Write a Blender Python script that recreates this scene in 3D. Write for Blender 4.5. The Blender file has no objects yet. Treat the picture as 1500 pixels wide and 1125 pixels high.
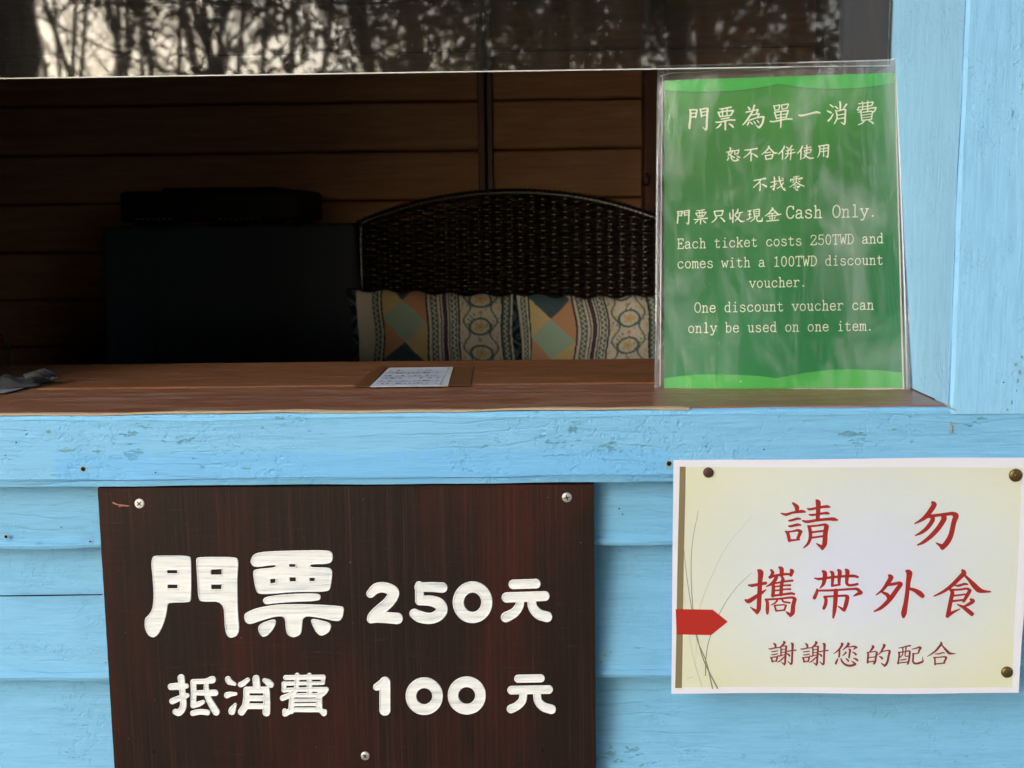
import bpy, math, random
import numpy as np
from mathutils import Vector, Matrix
random.seed(7); rng = np.random.default_rng(7)
SC = bpy.context.scene
COL = SC.collection
R = math.radians
# ------------------------------------------------------------------ camera, sky, sun, exposure
F = 1700.0                                  # focal length in pixels of the 1500 px wide photograph
YAW, PITCH, ROLL = R(1.1), R(8.1), R(0.70)
CAMP = Vector((0, -0.97, 0))                # eye height is Z = 0, front face of the window trim is Y = 0
fwd = Vector((-math.sin(YAW)*math.cos(PITCH), math.cos(YAW)*math.cos(PITCH), -math.sin(PITCH)))
rt0 = fwd.cross(Vector((0, 0, 1))).normalized(); up0 = rt0.cross(fwd).normalized()
rt = rt0*math.cos(ROLL) - up0*math.sin(ROLL)
up = up0*math.cos(ROLL) + rt0*math.sin(ROLL)
cam = bpy.data.cameras.new('camera'); camo = bpy.data.objects.new('camera', cam); COL.objects.link(camo)
camo.matrix_world = Matrix(((rt.x, up.x, -fwd.x, CAMP.x), (rt.y, up.y, -fwd.y, CAMP.y), (rt.z, up.z, -fwd.z, CAMP.z), (0, 0, 0, 1)))
cam.sensor_width = 36; cam.lens = F/1500*36; cam.clip_start = 0.02; cam.clip_end = 500
cam.dof.use_dof = True; cam.dof.focus_distance = 1.02; cam.dof.aperture_fstop = 14
SC.camera = camo
SUN_EL, SUN_AZ = R(24), R(24)               # azimuth measured from straight behind the camera towards the left
w = bpy.data.worlds.new("World"); SC.world = w; w.use_nodes = True
nt = w.node_tree; bg = nt.nodes['Background']
sky = nt.nodes.new('ShaderNodeTexSky'); sky.sky_type = 'NISHITA'; sky.sun_disc = False
sky.sun_elevation = SUN_EL; sky.sun_rotation = math.pi + SUN_AZ
sky.air_density = 1.0; sky.dust_density = 2.5; sky.ozone_density = 1.0
nt.links.new(sky.outputs[0], bg.inputs[0]); bg.inputs[1].default_value = 0.15
sl = bpy.data.lights.new('sun', 'SUN'); so = bpy.data.objects.new('sun', sl); COL.objects.link(so)
sd = Vector((-math.sin(SUN_AZ)*math.cos(SUN_EL), -math.cos(SUN_AZ)*math.cos(SUN_EL), math.sin(SUN_EL)))
so.rotation_euler = sd.to_track_quat('Z', 'Y').to_euler()
sl.energy = .8; sl.angle = R(45); sl.color = (1, 0.97, 0.93)
SC.view_settings.view_transform = 'Standard'; SC.view_settings.look = 'None'
SC.view_settings.gamma = 1; SC.view_settings.use_curve_mapping = False; SC.view_settings.exposure = 1.46
SC.render.engine = 'CYCLES'
SC.cycles.max_bounces = 10; SC.cycles.transparent_max_bounces = 16

def ray(x, y):
    return (fwd + rt*((x-750)/F) - up*((y-562.5)/F))
def onY(x, y, Y):                           # point of the plane Y = const that shows at pixel x, y
    d = ray(x, y); t = (Y-CAMP.y)/d.y
    return CAMP + d*t
def onplane(x, y, P, n):
    d = ray(x, y); t = (P-CAMP).dot(n)/d.dot(n)
    return CAMP + d*t
def X(x, y, Y): return onY(x, y, Y).x
def Z(x, y, Y): return onY(x, y, Y).z

# ------------------------------------------------------------------ materials
def mat(name, base=(.5, .5, .5), rough=.5, spec=.5, metal=0):
    m = bpy.data.materials.new(name); m.use_nodes = True
    b = m.node_tree.nodes['Principled BSDF']
    b.inputs['Base Color'].default_value = (*base, 1); b.inputs['Roughness'].default_value = rough
    b.inputs['Specular IOR Level'].default_value = spec; b.inputs['Metallic'].default_value = metal
    return m
class N:
    def __init__(s, m): s.m = m; s.t = m.node_tree; s.b = s.t.nodes.get('Principled BSDF')
    def n(s, typ, **kw):
        o = s.t.nodes.new(typ)
        for k, v in kw.items():
            if k in o.inputs: o.inputs[k].default_value = v
            else: setattr(o, k, v)
        return o
    def l(s, a, b): s.t.links.new(a, b)
    def coord(s, scale=(1, 1, 1), rot=(0, 0, 0), loc=(0, 0, 0), vary=False):
        c = s.n('ShaderNodeTexCoord'); mp = s.n('ShaderNodeMapping')
        mp.inputs['Scale'].default_value = scale; mp.inputs['Rotation'].default_value = rot; mp.inputs['Location'].default_value = loc
        src = c.outputs['Object']
        if vary:
            oi = s.n('ShaderNodeObjectInfo'); a = s.n('ShaderNodeVectorMath', operation='MULTIPLY_ADD')
            a.inputs[1].default_value = (7, 3, 5); s.l(oi.outputs['Random'], a.inputs[0]); s.l(src, a.inputs[2]); src = a.outputs[0]
        s.l(src, mp.inputs[0]); return mp.outputs[0]
    def noise(s, vec, scale=5, detail=4, rough=.5, dist=0):
        o = s.n('ShaderNodeTexNoise'); o.inputs['Scale'].default_value = scale; o.inputs['Detail'].default_value = detail
        o.inputs['Roughness'].default_value = rough; o.inputs['Distortion'].default_value = dist; s.l(vec, o.inputs['Vector']); return o.outputs[0]
    def ramp(s, fac, stops, interp='LINEAR'):
        o = s.n('ShaderNodeValToRGB'); o.color_ramp.interpolation = interp; e = o.color_ramp.elements
        while len(e) < len(stops): e.new(.5)
        for i, (p, c) in enumerate(stops):
            e[i].position = p; e[i].color = (*c, 1) if isinstance(c, tuple) else (c, c, c, 1)
        s.l(fac, o.inputs[0]); return o.outputs[0]
    def mix(s, fac, a, b, mode='MIX'):
        o = s.n('ShaderNodeMix', data_type='RGBA', blend_type=mode)
        for k, v in ((0, fac), (6, a), (7, b)):
            if isinstance(v, (int, float)): o.inputs[k].default_value = v
            elif isinstance(v, tuple): o.inputs[k].default_value = (*v, 1)
            else: s.l(v, o.inputs[k])
        return o.outputs[2]
    def math(s, op, a, b=0):
        o = s.n('ShaderNodeMath', operation=op)
        for k, v in ((0, a), (1, b)):
            if isinstance(v, (int, float)): o.inputs[k].default_value = v
            else: s.l(v, o.inputs[k])
        return o.outputs[0]
    def bump(s, h, dist=.001, strength=1, prev=None):
        o = s.n('ShaderNodeBump'); o.inputs['Distance'].default_value = dist; o.inputs['Strength'].default_value = strength
        s.l(h, o.inputs['Height'])
        if prev is not None: s.l(prev, o.inputs['Normal'])
        return o.outputs[0]
    def base(s, c): s.l(c, s.b.inputs['Base Color'])
    def norm(s, c): s.l(c, s.b.inputs['Normal'])

def blue_paint(name, ca, cb, axis='X', flake=.62, patch=None, cr=.18):
    """weathered blue house paint brushed on softwood: raised grain, hairline cracks, small flakes down to an older grey-green coat"""
    m = mat(name, ca, .6, .25); q = N(m)
    sc = (1, 10, 14) if axis == 'X' else (14, 10, 1)
    v = q.coord(sc, vary=True); vw = q.coord((1, 1, 1), vary=True)
    grain = q.noise(v, 9, 6, .6, .8)
    fine = q.noise(q.coord((4, 40, 60) if axis == 'X' else (60, 40, 4), vary=True), 9, 3, .6)
    big = q.noise(vw, 6, 3, .5)
    col = q.mix(q.ramp(big, [(.35, 0.), (.68, 1.)]), ca, cb)
    streak = q.ramp(grain, [(.38, 0.), (.6, 1.)])
    col = q.mix(q.math('MULTIPLY', streak, .55), col, tuple(x*.84 for x in cb), 'MIX')
    tiny = q.ramp(fine, [(.3, 0.), (.62, 1.)])
    col = q.mix(q.math('MULTIPLY', tiny, .42), col, tuple(min(1, x*1.18) for x in ca))
    # thin dark cracks along the grain
    wv = q.n('ShaderNodeTexWave', wave_type='BANDS', bands_direction='Z' if axis == 'X' else 'X')
    wv.inputs['Scale'].default_value = 26; wv.inputs['Distortion'].default_value = 9; wv.inputs['Detail'].default_value = 3
    wv.inputs['Detail Scale'].default_value = .7
    q.l(q.coord((.35, 1, 1) if axis == 'X' else (1, 1, .35), vary=True), wv.inputs['Vector'])
    msk = q.ramp(q.noise(vw, 11, 4, .6), [(.48, 0.), (.6, 1.)])
    crack = q.math('MULTIPLY', q.ramp(wv.outputs[1], [(0., 1.), (.07, 0.)]), msk)
    col = q.mix(q.math('MULTIPLY', crack, cr), col, tuple(x*.45 for x in ca))
    # flakes
    fl = q.noise(q.coord((14, 30, 42) if axis == 'X' else (42, 30, 14), vary=True), 4.5, 5, .7)
    area = q.noise(q.coord((2.2, 4, 9) if axis == 'X' else (9, 4, 2.2), vary=True), 2.3, 3, .6)
    f = q.ramp(q.math('ADD', q.math('MULTIPLY', fl, .6), q.math('MULTIPLY', area, .5)), [(flake, 0.), (flake+.02, 1.)])
    col = q.mix(q.math('MULTIPLY', f, .75), col, (.10, .27, .34))
    if patch:                                # rectangle that kept its fresher coat under an old notice
        x0, x1, z0, z1, pc = patch
        c = q.n('ShaderNodeTexCoord'); g = q.n('ShaderNodeNewGeometry'); sp = q.n('ShaderNodeSeparateXYZ'); q.l(g.outputs['Position'], sp.inputs[0])
        wob = q.math('MULTIPLY', q.math('SUBTRACT', q.noise(vw, 60, 3), .5), .012)
        xx = q.math('ADD', sp.outputs[0], wob); zz = q.math('ADD', sp.outputs[2], wob)
        def step(a, e, s): return q.ramp(q.math('ADD', q.math('MULTIPLY', q.math('SUBTRACT', a, e), s), .5), [(0., 0.), (1., 1.)])
        k = q.math('MULTIPLY', q.math('MULTIPLY', step(xx, x0, 300), step(xx, x1, -60)), q.math('MULTIPLY', step(zz, z0, 300), step(zz, z1, -180)))
        col = q.mix(q.math('MULTIPLY', k, .5), col, pc)
    q.base(col)
    h = q.math('ADD', q.math('MULTIPLY', grain, .6), q.math('MULTIPLY', fine, .35))
    h = q.math('SUBTRACT', h, q.math('MULTIPLY', crack, cr*1.6)); h = q.math('SUBTRACT', h, q.math('MULTIPLY', f, .5))
    pit = q.noise(q.coord((1, 1, 1), vary=True), 150, 3, .7); pm = q.ramp(q.noise(vw, 17, 4, .65), [(.45, 0.), (.62, 1.)])
    h = q.math('SUBTRACT', h, q.math('MULTIPLY', q.math('MULTIPLY', q.ramp(pit, [(.5, 0.), (.66, 1.)]), pm), .7))
    q.norm(q.bump(h, .0011, .75)); return m

CB = (.185, .49, .76)
M = {}
px0, px1 = X(80, 660, 0), X(985, 660, 0)
M['trim'] = blue_paint('blue_paint_trim', (.185, .47, .74), (.17, .445, .72), 'X', .665, (px0, px1, Z(500, 704, 0), Z(500, 662, 0), (.135, .435, .84)))
M['casing'] = blue_paint('blue_paint_casing', (.265, .57, .86), (.235, .53, .83), 'Z', .69, None, .04)
M['jamb'] = blue_paint('blue_paint_jamb', (.31, .61, .88), (.29, .58, .85), 'Z', .74, None, .02)
M['siding'] = blue_paint('blue_paint_siding', (.165, .425, .67), (.15, .405, .66), 'X', .69)
M['bare'] = mat('bare_wood_edge', (.42, .33, .22), .8, .2)

def varnished(name, c1, c2, c3, rough, axis='X', spec=.5, bump=.0004, worn=0, sc=1):
    m = mat(name, c1, rough, spec); q = N(m)
    v = q.coord((1.2*sc, 8*sc, 14*sc) if axis == 'X' else (14*sc, 8*sc, 1.2*sc), vary=True)
    g = q.noise(v, 6, 7, .65, 1.2); f = q.noise(q.coord((3*sc, 40*sc, 60*sc) if axis == 'X' else (60*sc, 40*sc, 3*sc), vary=True), 8, 3, .6)
    col = q.ramp(g, [(.3, c1), (.52, c2), (.7, c3)])
    col = q.mix(q.math('MULTIPLY', q.ramp(f, [(.35, 0.), (.65, 1.)]), .35), col, tuple(x*.6 for x in c1))
    if worn:
        wn = q.noise(q.coord((2, 14, 10), vary=True), 5, 6, .7, .5)
        k = q.ramp(wn, [(.47, 0.), (.72, 1.)])
        col = q.mix(q.math('MULTIPLY', k, worn), col, (.30, .23, .18))
        q.l(q.math('ADD', q.math('MULTIPLY', k, .3), rough), q.b.inputs['Roughness'])
    q.base(col); q.norm(q.bump(q.math('ADD', g, q.math('MULTIPLY', f, .5)), bump, .7)); return m
M['sill'] = varnished('worn_sill_varnish', (.20, .078, .040), (.27, .115, .062), (.33, .17, .10), .30, 'X', .55, .0004, .55)
M['desk'] = varnished('desk_varnish', (.15, .062, .026), (.21, .09, .038), (.28, .125, .054), .36, 'X', .45, .0002, .12)
M['inner_wall'] = varnished('indoor_pine', (.50, .24, .125), (.60, .31, .175), (.68, .38, .22), .5, 'X', .3, .0004, 0, .5)
M['inner_dark'] = varnished('indoor_dark_wood', (.030, .012, .010), (.045, .017, .013), (.06, .024, .018), .4, 'Z', .4, .0003)
M['post'] = varnished('redwood_post', (.10, .035, .02), (.14, .05, .03), (.17, .065, .04), .45, 'Z', .4, .0003)
M['dark_room'] = mat('dark_room_surface', (.05, .035, .028), .9, .1)

def signboard():
    m = mat('sign_board_stain', (.04, .012, .01), .45, .22); q = N(m)
    v = q.coord((90, 20, 1.6)); g = q.noise(v, 2.2, 5, .7, .2)
    gf = q.noise(q.coord((420, 20, 5)), 1.0, 4, .7)
    big = q.noise(q.coord((7, 1, 1.6)), 1.6, 4, .6, .3)
    col = q.ramp(big, [(.33, (.0085, .0052, .0045)), (.5, (.014, .0062, .0052)), (.66, (.040, .0085, .006))])
    col = q.mix(q.math('MULTIPLY', q.ramp(g, [(.38, 0.), (.62, 1.)]), .6), col, (.012, .008, .007))
    hs = q.noise(q.coord((22, 1, 330)), 1.0, 4, .75)
    k = q.math('MULTIPLY', q.ramp(hs, [(.58, 0.), (.72, 1.)]), q.ramp(q.noise(q.coord((5, 1, 9)), 1.4, 3), [(.38, 0.), (.65, 1.)]))
    col = q.mix(q.math('MULTIPLY', k, .45), col, (.095, .040, .030))
    dots = q.noise(q.coord((150, 1, 150)), 1.5, 2, .6); kd = q.ramp(dots, [(.74, 0.), (.77, 1.)])
    col = q.mix(q.math('MULTIPLY', kd, .8), col, (.26, .12, .08))
    vl = q.noise(q.coord((210, 1, 2.2)), 1.0, 4, .75)
    col = q.mix(q.math('MULTIPLY', q.ramp(vl, [(.52, 0.), (.68, 1.)]), .38), col, (.060, .024, .018))
    col = q.mix(q.math('MULTIPLY', q.ramp(vl, [(.30, 1.), (.42, 0.)]), .7), col, (.006, .004, .004))
    q.base(col); h = q.math('ADD', q.math('MULTIPLY', g, .6), q.math('MULTIPLY', hs, .35)); h = q.math('ADD', h, q.math('MULTIPLY', gf, .5))
    q.norm(q.bump(h, .0007, .9)); return m
M['signboard'] = signboard()
def white_brush():
    m = mat('white_brushed_paint', (.75, .77, .76), .5, .4); q = N(m)
    g = q.noise(q.coord((18, 1, 260)), 1.0, 5, .65, .4); s = q.noise(q.coord((60, 1, 120)), 1.0, 3, .6)
    col = q.ramp(g, [(.30, (.44, .49, .52)), (.44, (.66, .71, .73)), (.60, (.76, .80, .81))])
    q.base(col); q.norm(q.bump(q.math('ADD', g, q.math('MULTIPLY', s, .3)), .0007, .9)); return m
M['white_brush'] = white_brush()

def paper(name, ca, cb, wr=.0008):
    m = mat(name, ca, .42, .45); q = N(m)
    q.base(q.mix(q.ramp(q.noise(q.coord(), 7, 3), [(.3, 0.), (.7, 1.)]), ca, cb))
    f = q.noise(q.coord(), 9, 3, .5, 1.6); f2 = q.noise(q.coord((1, 1, 2.2), rot=(0, .5, 0)), 23, 2, .5, 2)
    q.norm(q.bump(q.math('ADD', q.ramp(f, [(.3, 0.), (.7, 1.)]), q.math('MULTIPLY', f2, .5)), wr, .6)); return m
M['paper_white'] = paper('notice_white_margin', (.70, .73, .83), (.67, .70, .81))
def panel_print():
    m = mat('notice_printed_panel', (.75, .75, .55), .42, .45); q = N(m)
    c = q.n('ShaderNodeTexCoord'); mp = q.n('ShaderNodeMapping'); c0 = onY(1265, 835, 0)
    g = q.n('ShaderNodeNewGeometry'); mp.inputs['Location'].default_value = (-c0.x*5.2, 0, -c0.z*7.2); mp.inputs['Scale'].default_value = (5.2, 0, 7.2)
    q.l(g.outputs['Position'], mp.inputs[0])
    ln = q.n('ShaderNodeVectorMath', operation='LENGTH'); q.l(mp.outputs[0], ln.inputs[0])
    r = q.math('ADD', ln.outputs['Value'], q.math('MULTIPLY', q.math('SUBTRACT', q.noise(q.coord(), 12, 3), .5), .25))
    q.base(q.ramp(r, [(.15, (.59, .65, .81)), (.55, (.59, .66, .67)), (.95, (.62, .655, .51))]))
    f = q.noise(q.coord(), 9, 3, .5, 1.6); f2 = q.noise(q.coord((1, 1, 2.2), rot=(0, .5, 0)), 23, 2, .5, 2)
    q.norm(q.bump(q.math('ADD', q.ramp(f, [(.3, 0.), (.7, 1.)]), q.math('MULTIPLY', f2, .5)), .0008, .6)); return m
M['panel'] = panel_print()
M['olive'] = mat('olive_print', (.20, .17, .085), .45); M['red_arrow'] = mat('red_print_arrow', (.38, .016, .011), .45)
M['red_ink'] = mat('red_ink', (.30, .016, .013), .45); M['dark_red_ink'] = mat('dark_red_ink', (.20, .020, .026), .45)
M['grey_ink'] = mat('grey_ink', (.20, .20, .15), .5); M['pale_ink'] = mat('pale_grey_ink', (.45, .46, .36), .5)
def green_print():
    m = mat('green_print', (.08, .3, .09), .4, .3); q = N(m)
    g = q.n('ShaderNodeNewGeometry'); sp = q.n('ShaderNodeSeparateXYZ'); q.l(g.outputs['Position'], sp.inputs[0])
    mr = q.n('ShaderNodeMapRange'); q.l(sp.outputs[2], mr.inputs[0]); mr.inputs[1].default_value = -.16; mr.inputs[2].default_value = .14
    f = q.math('ADD', mr.outputs[0], q.math('MULTIPLY', q.math('SUBTRACT', q.noise(q.coord((2, 2, 1)), 14, 4), .5), .25))
    col = q.ramp(f, [(.0, (.014, .26, .090)), (.35, (.024, .23, .070)), (.7, (.055, .26, .060)), (1., (.09, .37, .075))])
    bn = q.noise(q.coord((3, 3, 300)), 1, 2, .5); col = q.mix(q.math('MULTIPLY', bn, .22), col, (.03, .16, .04))
    q.base(col); return m
M['green'] = green_print(); M['bright_green'] = mat('bright_green_print', (.075, .50, .10), .4, .3)
M['cream_ink'] = mat('cream_ink', (.90, .93, .82), .4, .3); M['sheet_edge'] = mat('sheet_edge_white', (.75, .73, .66), .6)
def film():
    m = bpy.data.materials.new('clear_film'); m.use_nodes = True; q = N(m); t = q.t; t.nodes.remove(q.b)
    out = t.nodes['Material Output']
    tr = q.n('ShaderNodeBsdfTransparent'); tr.inputs[0].default_value = (.95, .96, .97, 1)
    gl = q.n('ShaderNodeBsdfGlossy'); gl.inputs['Roughness'].default_value = .11
    df = q.n('ShaderNodeBsdfDiffuse'); df.inputs[0].default_value = (.8, .84, .85, 1)
    b1 = q.noise(q.coord((16, 1, 3.2), rot=(0, .25, 0)), 3, 5, .65, 1.0); b2 = q.noise(q.coord((1, 1, 1)), 240, 2, .6)
    nm = q.bump(b1,   .0010, .7); q.l(nm, gl.inputs['Normal'])
    fr = q.n('ShaderNodeFresnel'); fr.inputs[0].default_value = 1.6; q.l(nm, fr.inputs['Normal'])
    mx = q.n('ShaderNodeMixShader'); q.l(q.math('ADD', fr.outputs[0], .02), mx.inputs[0]); q.l(tr.outputs[0], mx.inputs[1]); q.l(gl.outputs[0], mx.inputs[2])
    refl_streak = q.noise(q.coord((60, 1, 7), rot=(0, .35, 0)), 2.2, 3, .55, .4); refl_blot = q.noise(q.coord((1.8, 1, 1), rot=(0, .6, 0)), 11, 4, .6, .8)
    k = q.math('ADD', q.math('MULTIPLY', q.ramp(refl_streak, [(.52, 0.), (.72, 1.)]), .05), q.math('MULTIPLY', q.ramp(refl_blot, [(.46, 0.), (.72, 1.)]), .17))  # pale streaks and blotches painted in as cloudy reflections on the sleeve
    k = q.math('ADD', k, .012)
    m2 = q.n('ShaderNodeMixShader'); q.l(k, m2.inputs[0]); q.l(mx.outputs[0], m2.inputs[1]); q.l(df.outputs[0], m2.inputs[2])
    q.l(m2.outputs[0], out.inputs[0]); return m
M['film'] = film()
def acrylic(name, edge=.25):
    m = bpy.data.materials.new(name); m.use_nodes = True; q = N(m); t = q.t; t.nodes.remove(q.b); out = t.nodes['Material Output']
    tr = q.n('ShaderNodeBsdfTransparent'); tr.inputs[0].default_value = (.88, .9, .9, 1)
    gl = q.n('ShaderNodeBsdfGlossy'); gl.inputs['Roughness'].default_value = .06
    df = q.n('ShaderNodeBsdfDiffuse'); df.inputs[0].default_value = (.75, .77, .78, 1)
    nm = q.bump(q.noise(q.coord((20, 1, 3)), 4, 4, .6), .002, .7); q.l(nm, gl.inputs['Normal'])
    mx = q.n('ShaderNodeMixShader'); mx.inputs[0].default_value = .16; q.l(tr.outputs[0], mx.inputs[1]); q.l(gl.outputs[0], mx.inputs[2])
    m2 = q.n('ShaderNodeMixShader'); m2.inputs[0].default_value = edge; q.l(mx.outputs[0], m2.inputs[1]); q.l(df.outputs[0], m2.inputs[2])
    q.l(m2.outputs[0], out.inputs[0]); return m
M['acrylic'] = acrylic('clear_acrylic', .10); M['acrylic_edge'] = acrylic('acrylic_cut_edge', .6)
def pane():
    m = bpy.data.materials.new('dusty_glass'); m.use_nodes = True; q = N(m); t = q.t; t.nodes.remove(q.b); out = t.nodes['Material Output']
    tr = q.n('ShaderNodeBsdfTransparent'); tr.inputs[0].default_value = (.80, .82, .82, 1)
    gl = q.n('ShaderNodeBsdfGlossy'); gl.inputs['Roughness'].default_value = .024
    nm = q.bump(q.noise(q.coord(), 2.5, 2), .0006, 1); q.l(nm, gl.inputs['Normal'])
    fr = q.n('ShaderNodeFresnel'); fr.inputs[0].default_value = 1.55
    mx = q.n('ShaderNodeMixShader'); q.l(fr.outputs[0], mx.inputs[0]); q.l(tr.outputs[0], mx.inputs[1]); q.l(gl.outputs[0], mx.inputs[2])
    df = q.n('ShaderNodeBsdfDiffuse'); df.inputs[0].default_value = (.6, .6, .57, 1)
    sp = q.ramp(q.noise(q.coord(), 330, 2, .6), [(.66, 0.), (.74, 1.)])
    vs = q.noise(q.coord((40, 1, 2)), 3, 4, .7); k = q.math('ADD', q.math('MULTIPLY', sp, .10), q.math('MULTIPLY', q.ramp(vs, [(.4, 0.), (.8, 1.)]), .015))
    k = q.math('ADD', k, .007)
    m2 = q.n('ShaderNodeMixShader'); q.l(k, m2.inputs[0]); q.l(mx.outputs[0], m2.inputs[1]); q.l(df.outputs[0], m2.inputs[2]); q.l(m2.outputs[0], out.inputs[0]); return m
M['pane'] = pane(); M['pane_edge'] = mat('ground_glass_edge', (.62, .66, .64), .35, .6)
M['rattan'] = mat('dark_resin_wicker', (.024, .018, .013), .22, .8)
M['stake'] = mat('wicker_stake', (.010, .008, .006), .7, .2)
M['cloth'] = mat('navy_cloth', (.055, .065, .09), .9, .1)
M['black'] = mat('black_plastic', (.005, .005, .006), .55, .25); M['key'] = mat('grey_button', (.25, .25, .25), .5)
M['slip'] = mat('slip_paper', (.48, .52, .60), .6); M['ink'] = mat('blue_black_ink', (.12, .13, .2), .6)
M['tape'] = mat('brown_tape', (.15, .068, .03), .3, .5)
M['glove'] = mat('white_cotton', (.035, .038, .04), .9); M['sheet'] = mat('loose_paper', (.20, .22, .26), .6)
M['zinc'] = mat('zinc_screw', (.55, .55, .52), .35, .5, .6); M['whitescrew'] = mat('painted_screw', (.70, .70, .66), .45)
M['hole'] = mat('screw_hole_dark', (.01, .012, .012), .9, .1); M['chip'] = mat('chipped_old_paint', (.33, .36, .30), .8, .2)
M['brass'] = mat('tarnished_brass', (.16, .115, .045), .38, .5, .75); M['rust'] = mat('rusty_tack', (.075, .035, .028), .6, .4, .3)
M['scuff'] = mat('scuffed_bare_wood', (.30, .14, .09), .8)
def ground_mat():
    m = mat('packed_earth', (.2, .17, .13), .95, .1); q = N(m)
    q.base(q.ramp(q.noise(q.coord(), 1.4, 8, .65), [(.3, (.05, .06, .03)), (.5, (.10, .085, .06)), (.7, (.15, .13, .10))]))
    q.norm(q.bump(q.noise(q.coord(), 30, 5, .7), .02, .6)); return m
M['ground'] = ground_mat()
M['bark'] = mat('grey_bark', (.09, .075, .06), .9, .1); M['leaf'] = mat('dark_leaf', (.035, .06, .02), .55, .3)
def cushion_mat():
    m = mat('printed_cotton', (.6, .6, .5), .9, .1); q = N(m)
    a = q.n('ShaderNodeVertexColor', layer_name='print'); n1 = q.noise(q.coord(), 260, 2, .6)
    q.base(q.mix(q.math('MULTIPLY', n1, .3), a.outputs[0], q.mix(.5, a.outputs[0], (.2, .18, .15), 'MULTIPLY')))
    q.norm(q.bump(q.noise(q.coord(), 420, 2, .6), .0012, .6)); return m
M['cushion'] = cushion_mat()

# ------------------------------------------------------------------ mesh helpers
def empty(name, loc, label, cat, group=None):
    o = bpy.data.objects.new(name, None); COL.objects.link(o); o.location = loc; o.empty_display_size = .05
    o['label'] = label; o['category'] = cat
    if group: o['group'] = group
    return o
def org(o):
    v = Vector((0, 0, 0))
    while o is not None: v += o.location; o = o.parent
    return v
class MB:
    def __init__(s): s.v = []; s.f = []; s.mi = []
    def add(s, vs, fs, mi=0):
        k = len(s.v); s.v += [tuple(v) for v in vs]; s.f += [tuple(i+k for i in f) for f in fs]; s.mi += [mi]*len(fs); return s
    def box(s, a, b, mi=0, faces=None):
        x0, y0, z0 = a; x1, y1, z1 = b
        vs = [(x0, y0, z0), (x1, y0, z0), (x1, y1, z0), (x0, y1, z0), (x0, y0, z1), (x1, y0, z1), (x1, y1, z1), (x0, y1, z1)]
        fs = [(0, 3, 2, 1), (4, 5, 6, 7), (0, 1, 5, 4), (1, 2, 6, 5), (2, 3, 7, 6), (3, 0, 4, 7)]
        return s.add(vs, fs, mi)
    def tube(s, pts, rad, n=8, mi=0, cap=True):
        pts = [Vector(p) for p in pts]; m = len(pts); vs = []; fs = []; u = None
        for i, p in enumerate(pts):
            t = (pts[min(i+1, m-1)]-pts[max(i-1, 0)]).normalized()
            if u is None:
                u = t.orthogonal().normalized()
            u = (u - t*u.dot(t)).normalized(); v = t.cross(u); r = rad[i] if isinstance(rad, (list, tuple)) else rad
            vs += [p + (u*math.cos(2*math.pi*k/n)+v*math.sin(2*math.pi*k/n))*r for k in range(n)]
        for i in range(m-1):
            for k in range(n): fs.append((i*n+k, i*n+(k+1) % n, (i+1)*n+(k+1) % n, (i+1)*n+k))
        if cap: fs += [tuple(range(n))[::-1], tuple(range((m-1)*n, m*n))]
        return s.add(vs, fs, mi)
    def disc(s, c, n, r, h, seg=20, dome=.5, mi=0):     # a low domed head standing on a surface
        n = Vector(n).normalized(); u = n.orthogonal().normalized(); v = n.cross(u); c = Vector(c); vs = []; fs = []
        rings = [(1, 0), (1, h*.5), (.86, h*.85), (.5, h), (.2, h*(1+.04*dome))]
        for rr, hh in rings: vs += [c+n*hh+(u*math.cos(2*math.pi*k/seg)+v*math.sin(2*math.pi*k/seg))*r*rr for k in range(seg)]
        for i in range(len(rings)-1):
            for k in range(seg): fs.append((i*seg+k, i*seg+(k+1) % seg, (i+1)*seg+(k+1) % seg, (i+1)*seg+k))
        fs.append(tuple(range((len(rings)-1)*seg, len(rings)*seg))); return s.add(vs, fs, mi)
    def build(s, name, mats, parent=None, smooth=False, loc=None, bevel=0):
        o0 = org(parent) if parent is not None else (Vector(loc) if loc is not None else Vector((0, 0, 0)))
        me = bpy.data.meshes.new(name); me.from_pydata([tuple(Vector(v)-o0) for v in s.v], [], s.f)
        for m in (mats if isinstance(mats, (list, tuple)) else [mats]): me.materials.append(m)
        me.polygons.foreach_set('material_index', s.mi)
        if smooth: me.polygons.foreach_set('use_smooth', [True]*len(s.f))
        me.update(); o = bpy.data.objects.new(name, me); COL.objects.link(o)
        if parent is not None: o.parent = parent
        elif loc is not None: o.location = loc
        if bevel:
            b = o.modifiers.new('bevel', 'BEVEL'); b.width = bevel; b.segments = 2; b.limit_method = 'ANGLE'
        return o
def tag(o, label, cat, group=None):
    o['label'] = label; o['category'] = cat
    if group: o['group'] = group
    return o
def board(name, x0, x1, prof, m, parent, n=40, wob=.0004, axis='X', smooth=False):
    """a sawn board: closed profile (Y, Z) carried along X (or (X, Y) along Z) with slight unevenness"""
    mb = MB(); k = len(prof); ph = [random.uniform(0, 6) for _ in range(k)]
    vs = []; fs = []
    for i in range(n+1):
        t = x0+(x1-x0)*i/n
        for j, (a, b) in enumerate(prof):
            e = wob*(math.sin(t*23+ph[j])+.6*math.sin(t*61+ph[j]*2)+.5*random.uniform(-1, 1)*.6)
            vs.append((t, a+e*.4, b+e) if axis == 'X' else (a+e, b+e*.4, t))
    for i in range(n):
        for j in range(k):
            q = (i*k+j, (i+1)*k+j, (i+1)*k+(j+1) % k, i*k+(j+1) % k)
            fs.append(q if axis == 'X' else q[::-1])
    fs += [tuple(range(k)), tuple(range(n*k, n*k+k))[::-1]]
    mb.add(vs, fs); return mb.build(name, m, parent, smooth)

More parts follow.
